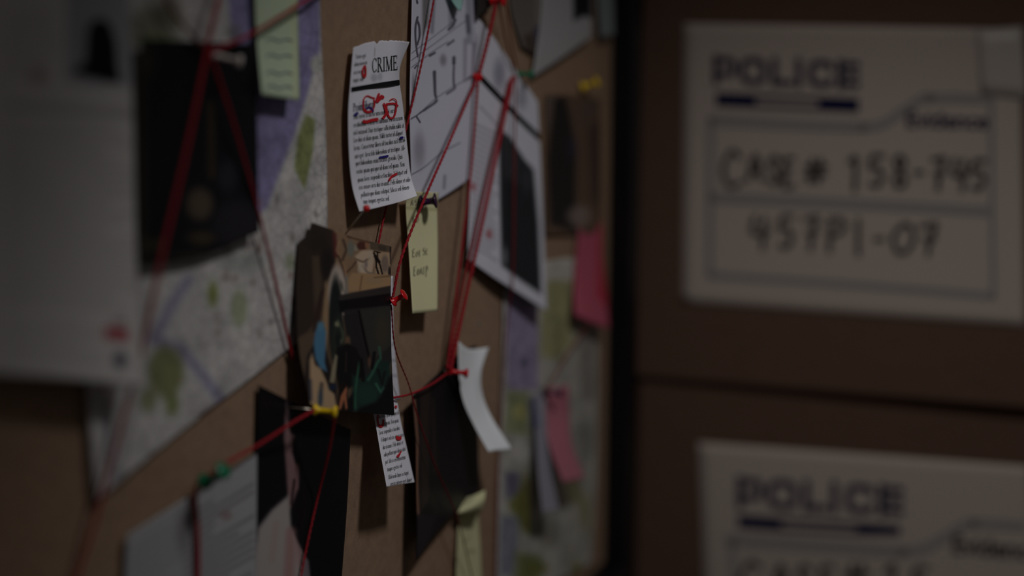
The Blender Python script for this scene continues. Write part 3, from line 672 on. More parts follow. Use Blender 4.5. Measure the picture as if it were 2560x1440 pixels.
# big colour photograph in the middle
ph, sph = sheet('photo_print', 'colour photograph of a costumed crowd scene, curling beside the red pin', 'photograph',
      [[(746, 606, 3), (768, 588, 4), (780, 556, 5), (830, 574, 8), (872, 590, 10), (925, 603, 11), (979, 616, 12)], [(742, 730, 5), (766, 728, 6), (786, 725, 7), (830, 726, 9), (870, 728, 11), (924, 731, 12), (977, 736, 13)],
       [(748, 870, 10), (772, 871, 11), (797, 873, 12), (836, 877, 13), (873, 880, 14), (926, 885, 14), (979, 890, 15)], [(776, 1010, 18), (794, 1018, 18), (812, 1024, 18), (842, 1028, 18), (873, 1030, 18), (930, 1034, 19), (986, 1038, 20)]],
      base=(92, 75, 60), m='photo', nu=151, nv=280, thick=.0004, straight=True, ops=[
          poly([(835, 560), (990, 600), (990, 740), (840, 740)], (146, 118, 92), 4),
          poly([(730, 560), (782, 540), (832, 575), (838, 650), (826, 690), (806, 740), (792, 800), (770, 830), (735, 850)], (58, 46, 40), 5),
          poly([(780, 640), (798, 640), (806, 700), (800, 760), (806, 800), (790, 800), (784, 720)], (92, 76, 60), 7, .8),
          poly([(812, 705), (826, 690), (826, 800), (816, 870), (805, 830), (808, 760)], (158, 130, 100), 5, .9),
          poly([(800, 730), (812, 720), (806, 770), (800, 800), (790, 830), (780, 830), (790, 770)], (52, 36, 32), 5, .8),
          ell(790, 600, 28, 28, (48, 42, 38), 10, .8), ell(818, 660, 16, 40, (36, 32, 32), 8, .8), line([(836, 586), (838, 610), (840, 640)], 10, (96, 44, 44), 3, .8),
          line([(848, 605), (842, 625), (852, 645), (862, 670), (864, 690)], 6, (168, 132, 102), 2, .8), line([(858, 600), (866, 625), (856, 650)], 7, (84, 64, 54), 2, .8), line([(846, 640), (856, 668), (862, 700)], 6, (70, 50, 40), 2, .7),
          ell(877, 622, 9, 20, (122, 124, 114), 4, .9), ell(890, 620, 5, 8, (160, 156, 140), 2, .8), ell(905, 614, 13, 11, (84, 48, 42), 3, .95), ell(917, 612, 5, 9, (160, 112, 84), 2, .9), line([(868, 590), (900, 600), (930, 607)], 6, (104, 76, 60), 2, .9),
          poly([(925, 602), (978, 612), (978, 630), (926, 624)], (92, 80, 66), 2, .9), poly([(945, 612), (966, 616), (966, 628), (948, 626)], (72, 62, 52), 3, .8),
          poly([(888, 640), (905, 626), (932, 626), (936, 650), (930, 684), (906, 686), (895, 664)], (206, 182, 156), 4, .95), line([(890, 648), (908, 655), (925, 645)], 5, (116, 94, 74), 2, .8), line([(905, 665), (920, 682), (935, 684)], 6, (140, 124, 112), 2, .8),
          ell(925, 640, 6, 14, (198, 178, 156), 3, .8), ell(902, 672, 8, 12, (206, 188, 166), 3, .7), ell(915, 660, 4, 10, (130, 116, 116), 3, .8), line([(868, 680), (880, 668), (890, 655)], 5, (92, 64, 50), 2, .8),
          poly([(936, 630), (977, 632), (977, 688), (938, 684)], (184, 156, 126), 2), ell(962, 660, 9, 22, (124, 108, 98), 3, .8), ell(974, 680, 4, 14, (40, 34, 36), 2, .9), line([(976, 618), (976, 660)], 3, (26, 24, 34), 1, .9),
          line([(935, 632), (940, 650), (941, 668), (946, 684)], 4.5, (20, 17, 16), 1), line([(944, 630), (944, 650), (950, 662), (956, 686)], 4, (20, 17, 16), 1), line([(938, 640), (948, 655)], 7, (24, 20, 19), 1.5), line([(936, 628), (950, 632)], 3, (40, 32, 28), 1),
          poly([(868, 700), (880, 682), (930, 684), (978, 688), (978, 718), (866, 730)], (178, 142, 104), 3, .95), line([(890, 690), (884, 726)], 5, (176, 144, 108), 2, .7), line([(905, 690), (900, 724)], 4, (120, 92, 66), 2, .7), ell(935, 702, 20, 8, (166, 140, 108), 4, .8), line([(936, 694), (978, 690)], 4, (124, 100, 76), 2, .8),
          ell(843, 736, 22, 74, (190, 174, 162), 4), poly([(862, 692), (870, 688), (871, 735), (862, 735)], (138, 132, 122), 2, .9), ell(839, 800, 17, 108, (30, 34, 34), 4), line([(850, 700), (862, 735), (864, 790)], 5, (126, 118, 112), 2, .6), ell(853, 716, 5, 12, (84, 84, 72), 3, .7),
          poly([(848, 738), (978, 714), (979, 740), (848, 756)], (56, 51, 50), 3), poly([(846, 752), (978, 733), (979, 768), (850, 782)], (19, 18, 22), 3),
          poly([(860, 775), (980, 762), (983, 900), (930, 960), (900, 940), (868, 870)], (44, 42, 42), 3), poly([(900, 775), (980, 764), (982, 860), (940, 895), (925, 890)], (60, 58, 54), 5, .9), ell(955, 825, 16, 40, (72, 66, 54), 12, .7),
          line([(897, 778), (908, 830), (922, 892)], 6, (15, 14, 16), 2), poly([(858, 790), (895, 780), (905, 860), (925, 905), (905, 930), (880, 880)], (40, 38, 40), 4),
          ell(845, 850, 16, 60, (44, 50, 44), 6), ell(843, 810, 6, 7, (140, 138, 108), 3, .9), line([(845, 800), (856, 830), (858, 850)], 4, (84, 92, 76), 2, .8), ell(851, 853, 6, 6, (96, 98, 80), 3, .9), ell(870, 852, 6, 12, (110, 86, 66), 3, .9), ell(845, 850, 6, 18, (24, 28, 30), 4, .9),
          poly([(842, 870), (868, 858), (890, 870), (905, 900), (912, 935), (890, 960), (850, 985), (838, 930)], (21, 20, 22), 4), line([(866, 880), (864, 930)], 3, (64, 50, 42), 2, .7),
          poly([(768, 890), (790, 850), (815, 880), (840, 960), (843, 1030), (765, 1020), (762, 940)], (36, 30, 30), 5), poly([(797, 806), (808, 806), (815, 830), (814, 870), (812, 905), (818, 930), (800, 920), (788, 895), (784, 860), (788, 830)], (78, 122, 152), 4), ell(801, 815, 8, 12, (96, 136, 156), 5, .6),
          poly([(774, 900), (780, 882), (788, 912), (802, 922), (815, 950), (824, 975), (836, 985), (843, 1024), (776, 1016), (774, 960)], (180, 152, 120), 4), line([(804, 960), (800, 1010)], 9, (74, 68, 66), 4, .9), ell(801, 995, 6, 20, (60, 78, 92), 4, .8), line([(776, 950), (778, 1000)], 6, (44, 50, 76), 3, .8),
          poly([(838, 886), (844, 890), (840, 930), (836, 958), (824, 956), (828, 930)], (146, 136, 112), 3, .95), ell(832, 968, 10, 8, (34, 46, 66), 4, .9),
          poly([(848, 960), (866, 955), (872, 1032), (842, 1030)], (30, 22, 20), 3), poly([(862, 972), (868, 966), (866, 990), (870, 1020), (864, 1024), (860, 1000), (852, 1024), (846, 1022), (852, 990)], (176, 110, 78), 2.5, .95),
          poly([(880, 935), (905, 950), (930, 925), (945, 900), (975, 905), (978, 960), (955, 1005), (900, 1030), (880, 1030)], (28, 52, 47), 6, .95),
          line([(899, 905), (893, 940), (888, 985), (888, 1020)], 6, (52, 104, 82), 3, .8), line([(948, 868), (952, 895), (944, 905), (930, 935), (920, 950)], 6, (60, 114, 90), 3, .7), ell(924, 905, 5, 14, (96, 70, 56), 3, .9), line([(936, 882), (930, 920)], 8, (16, 18, 20), 2, .9), line([(902, 900), (908, 950)], 10, (14, 16, 18), 3, .9), line([(945, 925), (955, 960), (962, 930)], 7, (18, 24, 26), 3, .8), line([(940, 960), (952, 980), (960, 970)], 6, (66, 120, 98), 3, .7), ell(915, 985, 25, 22, (34, 64, 57), 10, .7),
          poly([(985, 930), (972, 945), (955, 985), (940, 1005), (900, 1020), (880, 1040), (990, 1045)], (17, 18, 21), 6), poly([(868, 1000), (884, 980), (884, 1035), (870, 1034)], (16, 17, 20), 4, .9)], group='photographs pinned to the board')

# clippings with sharp print
def tear(seed, amp):
    r = np.random.RandomState(seed); k = r.uniform(-1, 1, 24)
    def f(u):
        y = np.interp(u * 23, range(24), k) * amp
        return np.abs(y) + amp * 4 * np.exp(-((u - .42) / .03) ** 2) + amp * 1.6 * np.exp(-((u - .6) / .015) ** 2)
    return f
cl, sc = sheet('news_clipping', 'torn CRIME news clipping with red pen circles and curled corners', 'clipping',
      [[(884, 118, 5), (930, 103, 6), (980, 100, 10), (1024, 104, 19)], [(877, 200, 6), (925, 195, 7), (968, 190, 8), (999, 178, 11)], [(871, 290, 6), (920, 286, 8), (968, 278, 9), (1008, 268, 9)], [(874, 400, 6), (925, 397, 8), (975, 388, 10), (1020, 378, 10)], [(882, 470, 7), (935, 462, 9), (985, 450, 11), (1028, 440, 12)], [(899, 529, 11), (945, 519, 13), (1000, 505, 15), (1043, 490, 20)]],
      base=PW, nu=70, nv=130, jag=tear(4, .0045), ops=[ell(935, 195, 8, 10, (150, 150, 160), 5, .5), ell(950, 192, 6, 10, (160, 160, 168), 4, .5), line([(938, 120), (936, 140)], 2, (120, 116, 112), 1, .6)], group='news clippings')
lettering(sc, 'headline', [('CRIME', (928, 182), (994, 174), 55)], 'ink', cl, bold=1.0)
blocks(sc, 'rule_bar', [[(877, 218), (917, 211.5), (957, 205), (997, 199), (998, 212), (957, 217.5), (917, 223), (877, 229.5)]], 'ink', cl)
lettering(sc, 'body_text', [
    ('Tortor eget', (888, 147), (914, 143), 16), ('adam maecen', (884, 166), (917, 160), 16), ('orci eu mass', (883, 186), (913, 181), 16), ('turpis cum', (882, 206), (908, 201), 16),
    ('Duis tortor at auctor urna nunc id cursus', (883, 298), (991, 280), 18), ('vestibulum. A lacus vestibulum sed arcu non', (883, 318), (1006, 299), 18), ('nisl euismod. Duis tristique sollicitudin nibh sit.', (883, 337), (1011, 318), 18),
    ('Leo duis ut diam quam. Nibh tortor id aliquet', (883, 356), (1006, 337), 18), ('lectus. Consectetur libero id faucibus nisl tincid-', (884, 376), (1013, 354), 18), ('unt eget. Arcu felis bibendum ut tristique. Ali-', (886, 396), (1012, 374), 18),
    ('quet bibendum enim facilisis gravida. Quis', (888, 414), (1006, 396), 18), ('varius quam quisque id diam vel quam. Non', (890, 434), (1011, 415), 18), ('quam lacus suspendisse faucibus. Volutpat sed', (893, 455), (1017, 434), 18),
    ('cras ornare arcu dui vivamus. Felis donec et odio', (896, 474), (1025, 454), 18), ('pellentesque diam volutpat. Massa sed elemen-', (902, 493), (1024, 473), 18), ('tum tempus egestas sed.', (907, 510), (973, 501), 18)], 'ink', cl)
lettering(sc, 'subheading', [('Proin libero', (882, 279), (933, 269), 31)], 'ink_soft', cl, bold=1.25)
z1 = lambda pts, w: ([(840 + x / 6, 80 + y / 6) for x, y in pts], w)
z2 = lambda pts, w: ([(840 + x / 6, 300 + y / 6) for x, y in pts], w)
pen(sc, 'red_pen_mark', [z1([(570, 995), (520, 980), (455, 958), (410, 1000), (398, 1080), (405, 1160), (435, 1200), (485, 1200), (540, 1165), (568, 1090), (558, 1010)], 3.4), z1([(410, 1165), (450, 1195), (500, 1195), (545, 1165)], 6),
    z1([(632, 925), (616, 985), (604, 1045)], (5, 9)), z1([(606, 1045), (645, 1000), (688, 970)], (8, 8)), z1([(660, 960), (690, 975), (685, 990)], 7),
    z1([(745, 1090), (748, 1160), (775, 1260), (810, 1292), (852, 1275), (880, 1190), (892, 1080)], 4.2), z1([(735, 1085), (800, 1075), (870, 1075), (912, 1110)], 4.5), z1([(790, 1025), (845, 1000), (888, 1030), (895, 1090)], 2.5),
    z1([(702, 1075), (728, 1160), (738, 1220), (692, 1290)], (5, 7)), z1([(395, 1335), (440, 1345), (520, 1322), (605, 1308)], 8), z1([(412, 502), (382, 590), (395, 665), (422, 672), (430, 590), (422, 510)], 3.8), z1([(385, 640), (425, 655)], 6),
    z2([(780, 905), (815, 850), (890, 808)], (5, 6))], 'red_pen', cl, .0006)
pen(sc, 'blue_pen_mark', [z1([(268, 1245), (310, 1215)], 7), z1([(440, 1150), (500, 1130), (545, 1195)], 4), z2([(640, 560), (700, 552), (765, 538)], 5), z2([(948, 270), (985, 262)], 6)], 'blue_pen', cl, .0007)

# slip behind the colour photograph and slip below it
sheet('news_clipping', 'narrow white slip peeping out behind the colour photograph', 'clipping',
      [[(940, 690, 3), (983, 690, 3)], [(945, 850, 3), (986, 850, 3)], [(955, 1000, 4), (1001, 1000, 4)]], base=PW, nu=14, nv=40, ops=textlines((950, 860), (994, 850), (998, 985), (955, 995), 7, (120, 118, 124), 4, .4, 2, 1.0), group='news clippings')
cl2, sc2 = sheet('news_clipping', 'narrow clipping of small print with red marks below the colour photograph', 'clipping',
      [[(924, 985, 6), (960, 985, 7), (994, 1003, 8)], [(940, 1065, 12), (975, 1060, 13), (1003, 1055, 13)], [(953, 1140, 19), (990, 1133, 20), (1019, 1126, 19)], [(967, 1217, 26), (1002, 1211, 27), (1037, 1206, 26)]],
      base=PW, nu=30, nv=70, group='news clippings')
lettering(sc2, 'body_text', [('Quis varius quam quisque id', (943, 1047), (996, 1036), 16), ('vel quam. Non quam', (957, 1064), (996, 1055), 16), ('lacus suspendisse faucibus', (948, 1087), (999, 1074), 16), ('Volutpat sed cras ornare arcu', (952, 1105), (1008, 1091), 16), ('dui vivamus. Felis donec et', (956, 1124), (1007, 1110), 16),
    ('odio pellentesque diam volut-', (959, 1142), (1014, 1126), 16), ('pat. Massa sed elementum', (963, 1160), (1013, 1147), 16), ('tempus egestas sed', (967, 1179), (1004, 1168), 16), ('Malesuada fames ac turpis', (970, 1198), (1021, 1186), 16), ('egestas integer eget aliquet', (975, 1215), (1029, 1203), 16)], 'ink', cl2)
z5 = lambda pts, w: ([(900 + x / 6, 1000 + y / 6) for x, y in pts], w)
pen(sc2, 'red_pen_mark', [z5([(262, 225), (255, 290), (270, 370), (305, 400), (335, 370), (340, 300)], 3.5), z5([(270, 380), (305, 400), (335, 375)], 6), z5([(540, 545), (545, 590), (595, 590), (595, 550)], 4), z5([(545, 570), (595, 572)], 7), z5([(555, 850), (575, 820), (605, 770)], (7, 3)), z5([(520, 95), (530, 115)], 6)], 'red_pen', cl2, .0006)

# diagram sheet
dg, sd = sheet('diagram_sheet', 'white sheet of line drawings beside the CRIME clipping', 'paper',
      [[(1034, -160, 2), (1100, -180, 2), (1160, -195, 2), (1222, -215, 3)], [(1029, 60, 4), (1085, 40, 3), (1140, 20, 3), (1200, -10, 4)], [(1025, 280, 4), (1080, 255, 3), (1135, 225, 4), (1192, 185, 6)], [(1032, 540, 4), (1080, 510, 3), (1125, 482, 4), (1173, 449, 6)]],
      base=(214, 213, 227), nu=90, nv=160, ops=[
          poly([(1056, -20), (1076, -20), (1070, 60), (1056, 90)], (104, 100, 98), 5, .75), line([(1085, -10), (1080, 80)], 9, (132, 132, 146), 4, .7), poly([(1120, -20), (1140, -20), (1135, 70), (1122, 70)], (140, 140, 152), 5, .6),
          poly([(1163, -30), (1180, -30), (1182, 110), (1166, 110)], (138, 138, 154), 5, .6), line([(1168, 40), (1172, 80)], 9, (84, 84, 100), 4, .8), ell(1190, 95, 10, 25, (190, 190, 204), 6, .9), line([(1163, 100), (1162, 200)], 8, (144, 140, 154), 5, .7), line([(1186, 110), (1182, 200)], 10, (132, 124, 138), 5, .7), ell(1108, 150, 8, 14, (142, 138, 146), 5, .8), ell(1048, 375, 14, 40, (150, 148, 158), 10, .7), line([(1112, 440), (1110, 470)], 6, (130, 128, 142), 4, .8), ell(1034, 220, 4, 30, (120, 118, 126), 3, .7)])
strokes(sd, 'ink_drawing', [([(1043, 42), (1038, 66), (1038, 95), (1041, 125), (1044, 142)], (5, 3)), ([(1041, 48), (1047, 64), (1048, 90), (1042, 112)], 4.5), ([(1085, 178), (1086, 205), (1087, 232), (1090, 246)], (8, 5)), ([(1090, 250), (1078, 262), (1048, 282)], 4), ([(1134, 142), (1134, 160)], 8), ([(1134, 165), (1133, 190), (1134, 212), (1136, 220), (1116, 234)], 4.5),
    ([(1138, 48), (1132, 62), (1120, 74)], 6), ([(1027, 296), (1042, 287), (1094, 250)], 3), ([(1040, 290), (1050, 306)], 3), ([(1058, 276), (1090, 254)], 5), ([(1118, 112), (1134, 100)], 5), ([(1073, 139), (1087, 131)], 5), ([(1036, 170), (1041, 163)], 4), ([(1041, 0), (1043, 8)], 4), ([(1168, 198), (1176, 190)], 5)], 'ink_soft', dg)
strokes(sd, 'ruled_lines', [([(1027, 133), (1075, 97), (1130, 55)], 1.6), ([(1026, 151), (1090, 105), (1170, 46)], 1.6), ([(1026, 169), (1080, 129), (1120, 103)], 1.6), ([(1050, 280), (1092, 243), (1140, 212), (1180, 192)], 1.8), ([(1028, 436), (1060, 417), (1105, 380), (1150, 356)], 2.2), ([(1026, 298), (1040, 288)], 2)], 'ink_pale', dg)
# pale blue note and dark print at the top edge
sheet('sticky_note', 'pale blue note whose pointed corner hangs over the line drawings', 'sticky note',
      [[(1100, -70, 6), (1165, -75, 7)], [(1126, -6, 7), (1160, -10, 8)], [(1148, 27, 10), (1153, 27, 10)]], base=(158, 200, 192), nu=8, nv=12, group='sticky notes on the board')
sheet('photo_print', 'dark print behind the red knot at the board top, between drawings and brown cardboard', 'photograph',
      [[(1194, -120, 9), (1262, -140, 9)], [(1196, 46, 9), (1240, 6, 9)]], base=(52, 50, 48), m='photo', nu=10, nv=14, group='photographs pinned to the board')

# yellow note
yn, sy = sheet('sticky_note', 'yellow sticky note hanging beneath the line drawings, dark pin at its top', 'sticky note',
      [[(1020, 478, 9), (1058, 480, 8), (1097, 481, 8)], [(1015, 520, 6), (1055, 522, 7), (1094, 522, 8)], [(1022, 620, 7), (1060, 622, 8), (1095, 622, 10)], [(1032, 784, 13), (1063, 781, 13), (1094, 778, 14)]],
      base=(226, 221, 176), nu=24, nv=50, ops=[line([(1015, 520), (1096, 524)], 5, (160, 156, 104), 3, .6)], group='sticky notes on the board')
hand(sy, [('E', 1030, 1036, 622, 641), ('0', 1038, 1044, 628, 640), ('I', 1045, 1050, 624, 639), ('5', 1056, 1061, 619, 636), ('E', 1063, 1068, 622, 635), ('E', 1033, 1038, 666, 688), ('0', 1041, 1046, 672, 686), ('A', 1048, 1054, 669, 685), ('I', 1056, 1060, 666, 684), ('P', 1063, 1068, 664, 690), ('E', 1031, 1036, 540, 556), ('0', 1039, 1045, 542, 554), ('A', 1026, 1032, 498, 512), ('5', 1036, 1041, 498, 511)], 1.5, 'pencil', yn)

# newspaper sheet with black picture
pg, sg = sheet('newspaper_page', 'newspaper sheet with a black picture and slanting headline bar', 'newspaper',
      [[(1192, 40, 5), (1235, 95, 5), (1290, 175, 6), (1345, 255, 7)], [(1186, 240, 5), (1235, 290, 6), (1295, 350, 7), (1353, 415, 8)], [(1178, 440, 5), (1235, 485, 7), (1300, 540, 9), (1360, 590, 10)], [(1169, 648, 6), (1232, 692, 9), (1302, 736, 12), (1368, 778, 15)]],
      base=(222, 221, 231), nu=90, nv=130, ops=[
          ell(1248, 185, 14, 36, (138, 138, 154), 10, .7), ell(1305, 245, 12, 26, (150, 150, 162), 9, .7), line([(1200, 266), (1248, 318)], 4, (140, 138, 150), 2, .7)]
      + textlines((1184, 300), (1243, 330), (1243, 660), (1178, 620), 22, (132, 131, 142), 5, .55, 2.5)
      + [ell(1183, 467, 6, 9, (176, 96, 104), 4, .8), ell(1223, 585, 8, 12, (176, 96, 104), 4, .8),
         poly([(1248, 322), (1275, 345), (1312, 400), (1334, 425), (1346, 560), (1353, 736), (1300, 700), (1254, 664), (1250, 500)], (44, 43, 47), 5), poly([(1256, 332), (1275, 350), (1300, 395), (1296, 460), (1262, 440)], (74, 72, 76), 14, .7), ell(1318, 450, 12, 30, (70, 68, 74), 9, .7), ell(1262, 642, 7, 24, (120, 120, 126), 5, .9)])
strokes(sg, 'rule_bar', [([(1196, 188), (1245, 240), (1300, 298), (1352, 348)], 13)], 'ink', pg)

# right hand map
sheet('city_map', 'narrow city map with lilac water and green parks beside the black frame', 'map',
      [[(1262, 690, 2), (1340, 660, 2), (1420, 645, 2), (1496, 650, 2)], [(1254, 900, 1), (1335, 890, 1.5), (1418, 880, 2), (1496, 880, 2)], [(1248, 1180, 1), (1330, 1180, 1.5), (1414, 1180, 1.5), (1492, 1170, 1)], [(1242, 1480, 1), (1322, 1476, 2), (1404, 1450, 2), (1478, 1408, 2)]],
      base=(200, 197, 186), m='map', nu=70, nv=140, mottling=.02, ops=[
          poly([(1266, 690), (1346, 680), (1346, 975), (1268, 975)], (168, 156, 186), 6), ell(1310, 905, 10, 14, (112, 108, 132), 6, .8), poly([(1356, 700), (1432, 690), (1432, 860), (1390, 900), (1352, 890)], (188, 184, 136), 12),
          poly([(1268, 975), (1322, 980), (1324, 1090), (1262, 1080)], (150, 156, 110), 10, .8), line([(1330, 1000), (1332, 1070)], 14, (104, 102, 136), 5, .8), poly([(1262, 1180), (1300, 1180), (1296, 1240), (1262, 1250)], (128, 122, 144), 9, .8), poly([(1270, 1260), (1320, 1200), (1330, 1340), (1310, 1330)], (124, 126, 62), 10, .9),
          poly([(1252, 1290), (1296, 1290), (1290, 1440), (1246, 1440)], (150, 152, 168), 7, .9), poly([(1292, 1380), (1350, 1390), (1350, 1460), (1286, 1460)], (132, 138, 84), 12, .9), line([(1254, 760), (1246, 1000), (1242, 1440)], 16, (196, 192, 190), 4, .8), poly([(1410, 1180), (1450, 1180), (1450, 1260), (1420, 1260)], (122, 116, 70), 12, .7), ell(1440, 1420, 14, 20, (150, 150, 90), 8, .8),
          poly([(1352, 640), (1440, 645), (1440, 700), (1354, 705)], (214, 208, 196), 6), line([(1390, 700), (1400, 900)], 10, (150, 146, 104), 6, .6), poly([(1440, 830), (1490, 830), (1486, 1000), (1450, 1000)], (150, 144, 136), 9, .7),
          ell(1300, 1030, 16, 22, (196, 190, 120), 7, .8), ell(1300, 1130, 22, 24, (216, 212, 206), 9, .9), ell(1312, 1245, 12, 60, (126, 122, 66), 8, .8), ell(1370, 1330, 30, 40, (150, 146, 134), 12, .8), ell(1340, 1420, 30, 18, (134, 136, 78), 9, .9), ell(1460, 1100, 20, 60, (150, 146, 140), 12, .7), ell(1462, 1280, 14, 50, (164, 160, 116), 9, .8), ell(1420, 1390, 18, 30, (176, 172, 160), 9, .8), ell(1280, 1210, 12, 26, (118, 112, 136), 7, .8)])

# white curled strip
sheet('paper_strip', 'blank white curled paper strip hanging behind the red pin', 'paper',
      [[(1147, 854, 8), (1170, 872, 6), (1195, 872, 6), (1222, 868, 9)], [(1148, 930, 9), (1166, 935, 8), (1184, 935, 8), (1204, 930, 9)], [(1158, 1000, 12), (1176, 998, 12), (1194, 994, 12), (1207, 985, 10)], [(1186, 1064, 18), (1202, 1058, 18), (1218, 1050, 18), (1230, 1044, 19)], [(1222, 1130, 28), (1240, 1126, 29), (1258, 1125, 30), (1280, 1122, 32)]],
      base=(240, 243, 246), nu=24, nv=50)

# black photograph in the middle
sheet('photo_print', 'black photograph with brown edge strip, held by red pin and curled outward', 'photograph',
      [[(1030, 992, 9), (1080, 948, 6), (1140, 893, 3), (1190, 862, 2)], [(1040, 1130, 12), (1090, 1095, 8), (1145, 1050, 5), (1194, 1020, 4)], [(1042, 1270, 14), (1090, 1230, 9), (1146, 1170, 6), (1197, 1130, 5)], [(1042, 1400, 15), (1082, 1345, 12), (1140, 1280, 8), (1198, 1226, 6)]],
      base=(20, 19, 23), m='photo', nu=60, nv=100, ops=[line([(1036, 1000), (1044, 1100), (1042, 1200), (1046, 1290)], 7, (150, 108, 86), 2.5, .9), poly([(1050, 970), (1075, 950), (1072, 1250), (1052, 1280)], (52, 42, 38), 5, .9), line([(1082, 1000), (1088, 1180)], 12, (44, 38, 34), 6, .8), poly([(1075, 1230), (1120, 1220), (1125, 1290), (1080, 1290)], (44, 40, 38), 10, .6), poly([(1042, 1285), (1090, 1290), (1060, 1390), (1040, 1410)], (34, 32, 38), 5, .9)], group='photographs pinned to the board')

# yellow note with folded flap, low
sheet('sticky_note', 'pale yellow sticky note with a folded flap under the curled black photograph', 'sticky note',
      [[(1160, 1246, 4), (1186, 1238, 12), (1213, 1225, 16)], [(1150, 1270, 8), (1186, 1262, 16), (1211, 1252, 18)], [(1143, 1284, 8), (1176, 1284, 12), (1202, 1280, 14)], [(1146, 1290, 3), (1172, 1292, 4), (1196, 1290, 4)], [(1142, 1380, 4), (1172, 1380, 4), (1201, 1380, 5)], [(1139, 1500, 6), (1172, 1500, 6), (1206, 1500, 7)]],
      base=(214, 211, 166), nu=24, nv=60, ops=[line([(1160, 1350), (1175, 1346)], 6, (140, 138, 104), 3, .6), line([(1166, 1382), (1184, 1378)], 6, (140, 138, 104), 3, .6)], group='sticky notes on the board')

# far end: papers along the top
sheet('photo_print', 'greyish brown print at the board top above the green pin', 'photograph',
      [[(1272, -120, 2), (1320, -130, 2), (1362, -140, 3)], [(1278, 20, 2), (1320, 30, 2), (1358, 30, 3)], [(1306, 118, 3), (1330, 134, 3), (1354, 140, 4)]], base=(112, 104, 98), m='photo', nu=30, nv=40, ops=[poly([(1336, 70), (1362, 60), (1360, 150), (1340, 140)], (74, 66, 98), 6, .9), poly([(1310, 90), (1334, 80), (1338, 150), (1316, 130)], (70, 56, 48), 8, .8), poly([(1370, -20), (1340, -20), (1340, 60), (1370, 60)], (140, 134, 130), 10, .8)], group='photographs pinned to the board')
sheet('paper_sheet', 'white sheet with a black block, its edge sloping up to the black frame', 'paper',
      [[(1352, -140, 4), (1420, -150, 5), (1490, -160, 5)], [(1354, 20, 4), (1420, 0, 5), (1484, -20, 6)], [(1332, 194, 6), (1405, 145, 7), (1480, 92, 8)]], base=(172, 170, 170), nu=40, nv=50, ops=[poly([(1432, -60), (1480, -60), (1478, 44), (1458, 40), (1434, 52)], (26, 26, 32), 5), line([(1350, 160), (1475, 66)], 20, (172, 170, 168), 8, .6)])
sheet('paper_strip', 'grey paper strip pinned against the black frame at the board top', 'paper',
      [[(1494, -130, 4), (1534, -130, 5)], [(1496, 0, 5), (1536, 0, 6)], [(1502, 96, 7), (1538, 90, 8)]], base=(128, 134, 134), nu=10, nv=20)
# dark portrait at the far end
sheet('photo_print', 'dark brown portrait photograph under the yellow pin near the frame', 'photograph',
      [[(1364, 236, 2), (1430, 238, 2), (1500, 246, 3)], [(1366, 420, 2), (1432, 420, 2), (1502, 420, 3)], [(1366, 588, 3), (1432, 586, 3), (1502, 584, 4)]], base=(104, 80, 64), m='photo', nu=50, nv=80, ops=[
          poly([(1384, 250), (1412, 240), (1425, 290), (1440, 380), (1438, 470), (1440, 580), (1376, 560), (1370, 400)], (20, 19, 22), 8), poly([(1366, 236), (1388, 240), (1376, 320), (1366, 330)], (104, 92, 84), 6, .8), ell(1462, 290, 20, 30, (96, 76, 66), 10, .8), ell(1480, 270, 16, 12, (86, 76, 70), 8, .7), ell(1430, 370, 10, 26, (42, 42, 74), 7, .7), ell(1448, 540, 30, 26, (142, 126, 118), 11, .85), poly([(1470, 320), (1504, 300), (1504, 520), (1480, 500)], (66, 50, 42), 10, .8)], group='photographs pinned to the board')

# pink notes
sheet('sticky_note', 'bright pink sticky note curling beside the black frame', 'sticky note',
      [[(1450, 560, 3), (1478, 558, 3), (1506, 556, 4)], [(1440, 650, 4), (1474, 650, 5), (1508, 650, 6)], [(1436, 730, 7), (1475, 735, 9), (1518, 742, 10)], [(1438, 788, 13), (1478, 806, 14), (1524, 822, 15)]], base=(192, 92, 112), nu=24, nv=40, ops=[poly([(1500, 560), (1530, 560), (1530, 780), (1495, 740)], (190, 34, 58), 12, .8)], group='sticky notes on the board')
sheet('sticky_note', 'pink note strip below the purple pin, over the narrow map', 'sticky note',
      [[(1362, 968, 3), (1392, 968, 4), (1424, 962, 8)], [(1364, 1040, 5), (1394, 1040, 6), (1424, 1036, 7)], [(1376, 1120, 13), (1404, 1116, 14), (1430, 1110, 14)], [(1408, 1206, 22), (1434, 1202, 23), (1462, 1194, 24)]], base=(188, 116, 130), nu=20, nv=40, group='sticky notes on the board')
sheet('paper_strip', 'thin strip of small print hanging beside the pink note strip', 'paper',
      [[(1336, 984, 3), (1364, 980, 3)], [(1340, 1080, 8), (1368, 1076, 8)], [(1346, 1180, 14), (1378, 1174, 14)], [(1358, 1282, 20), (1398, 1276, 21)]], base=(160, 158, 168), nu=14, nv=60, ops=[line([(1326, 985), (1340, 1060)], 22, (120, 118, 150), 6, .8)] + textlines((1342, 1060), (1370, 1054), (1390, 1262), (1360, 1268), 16, (128, 126, 138), 5, .5, 2))

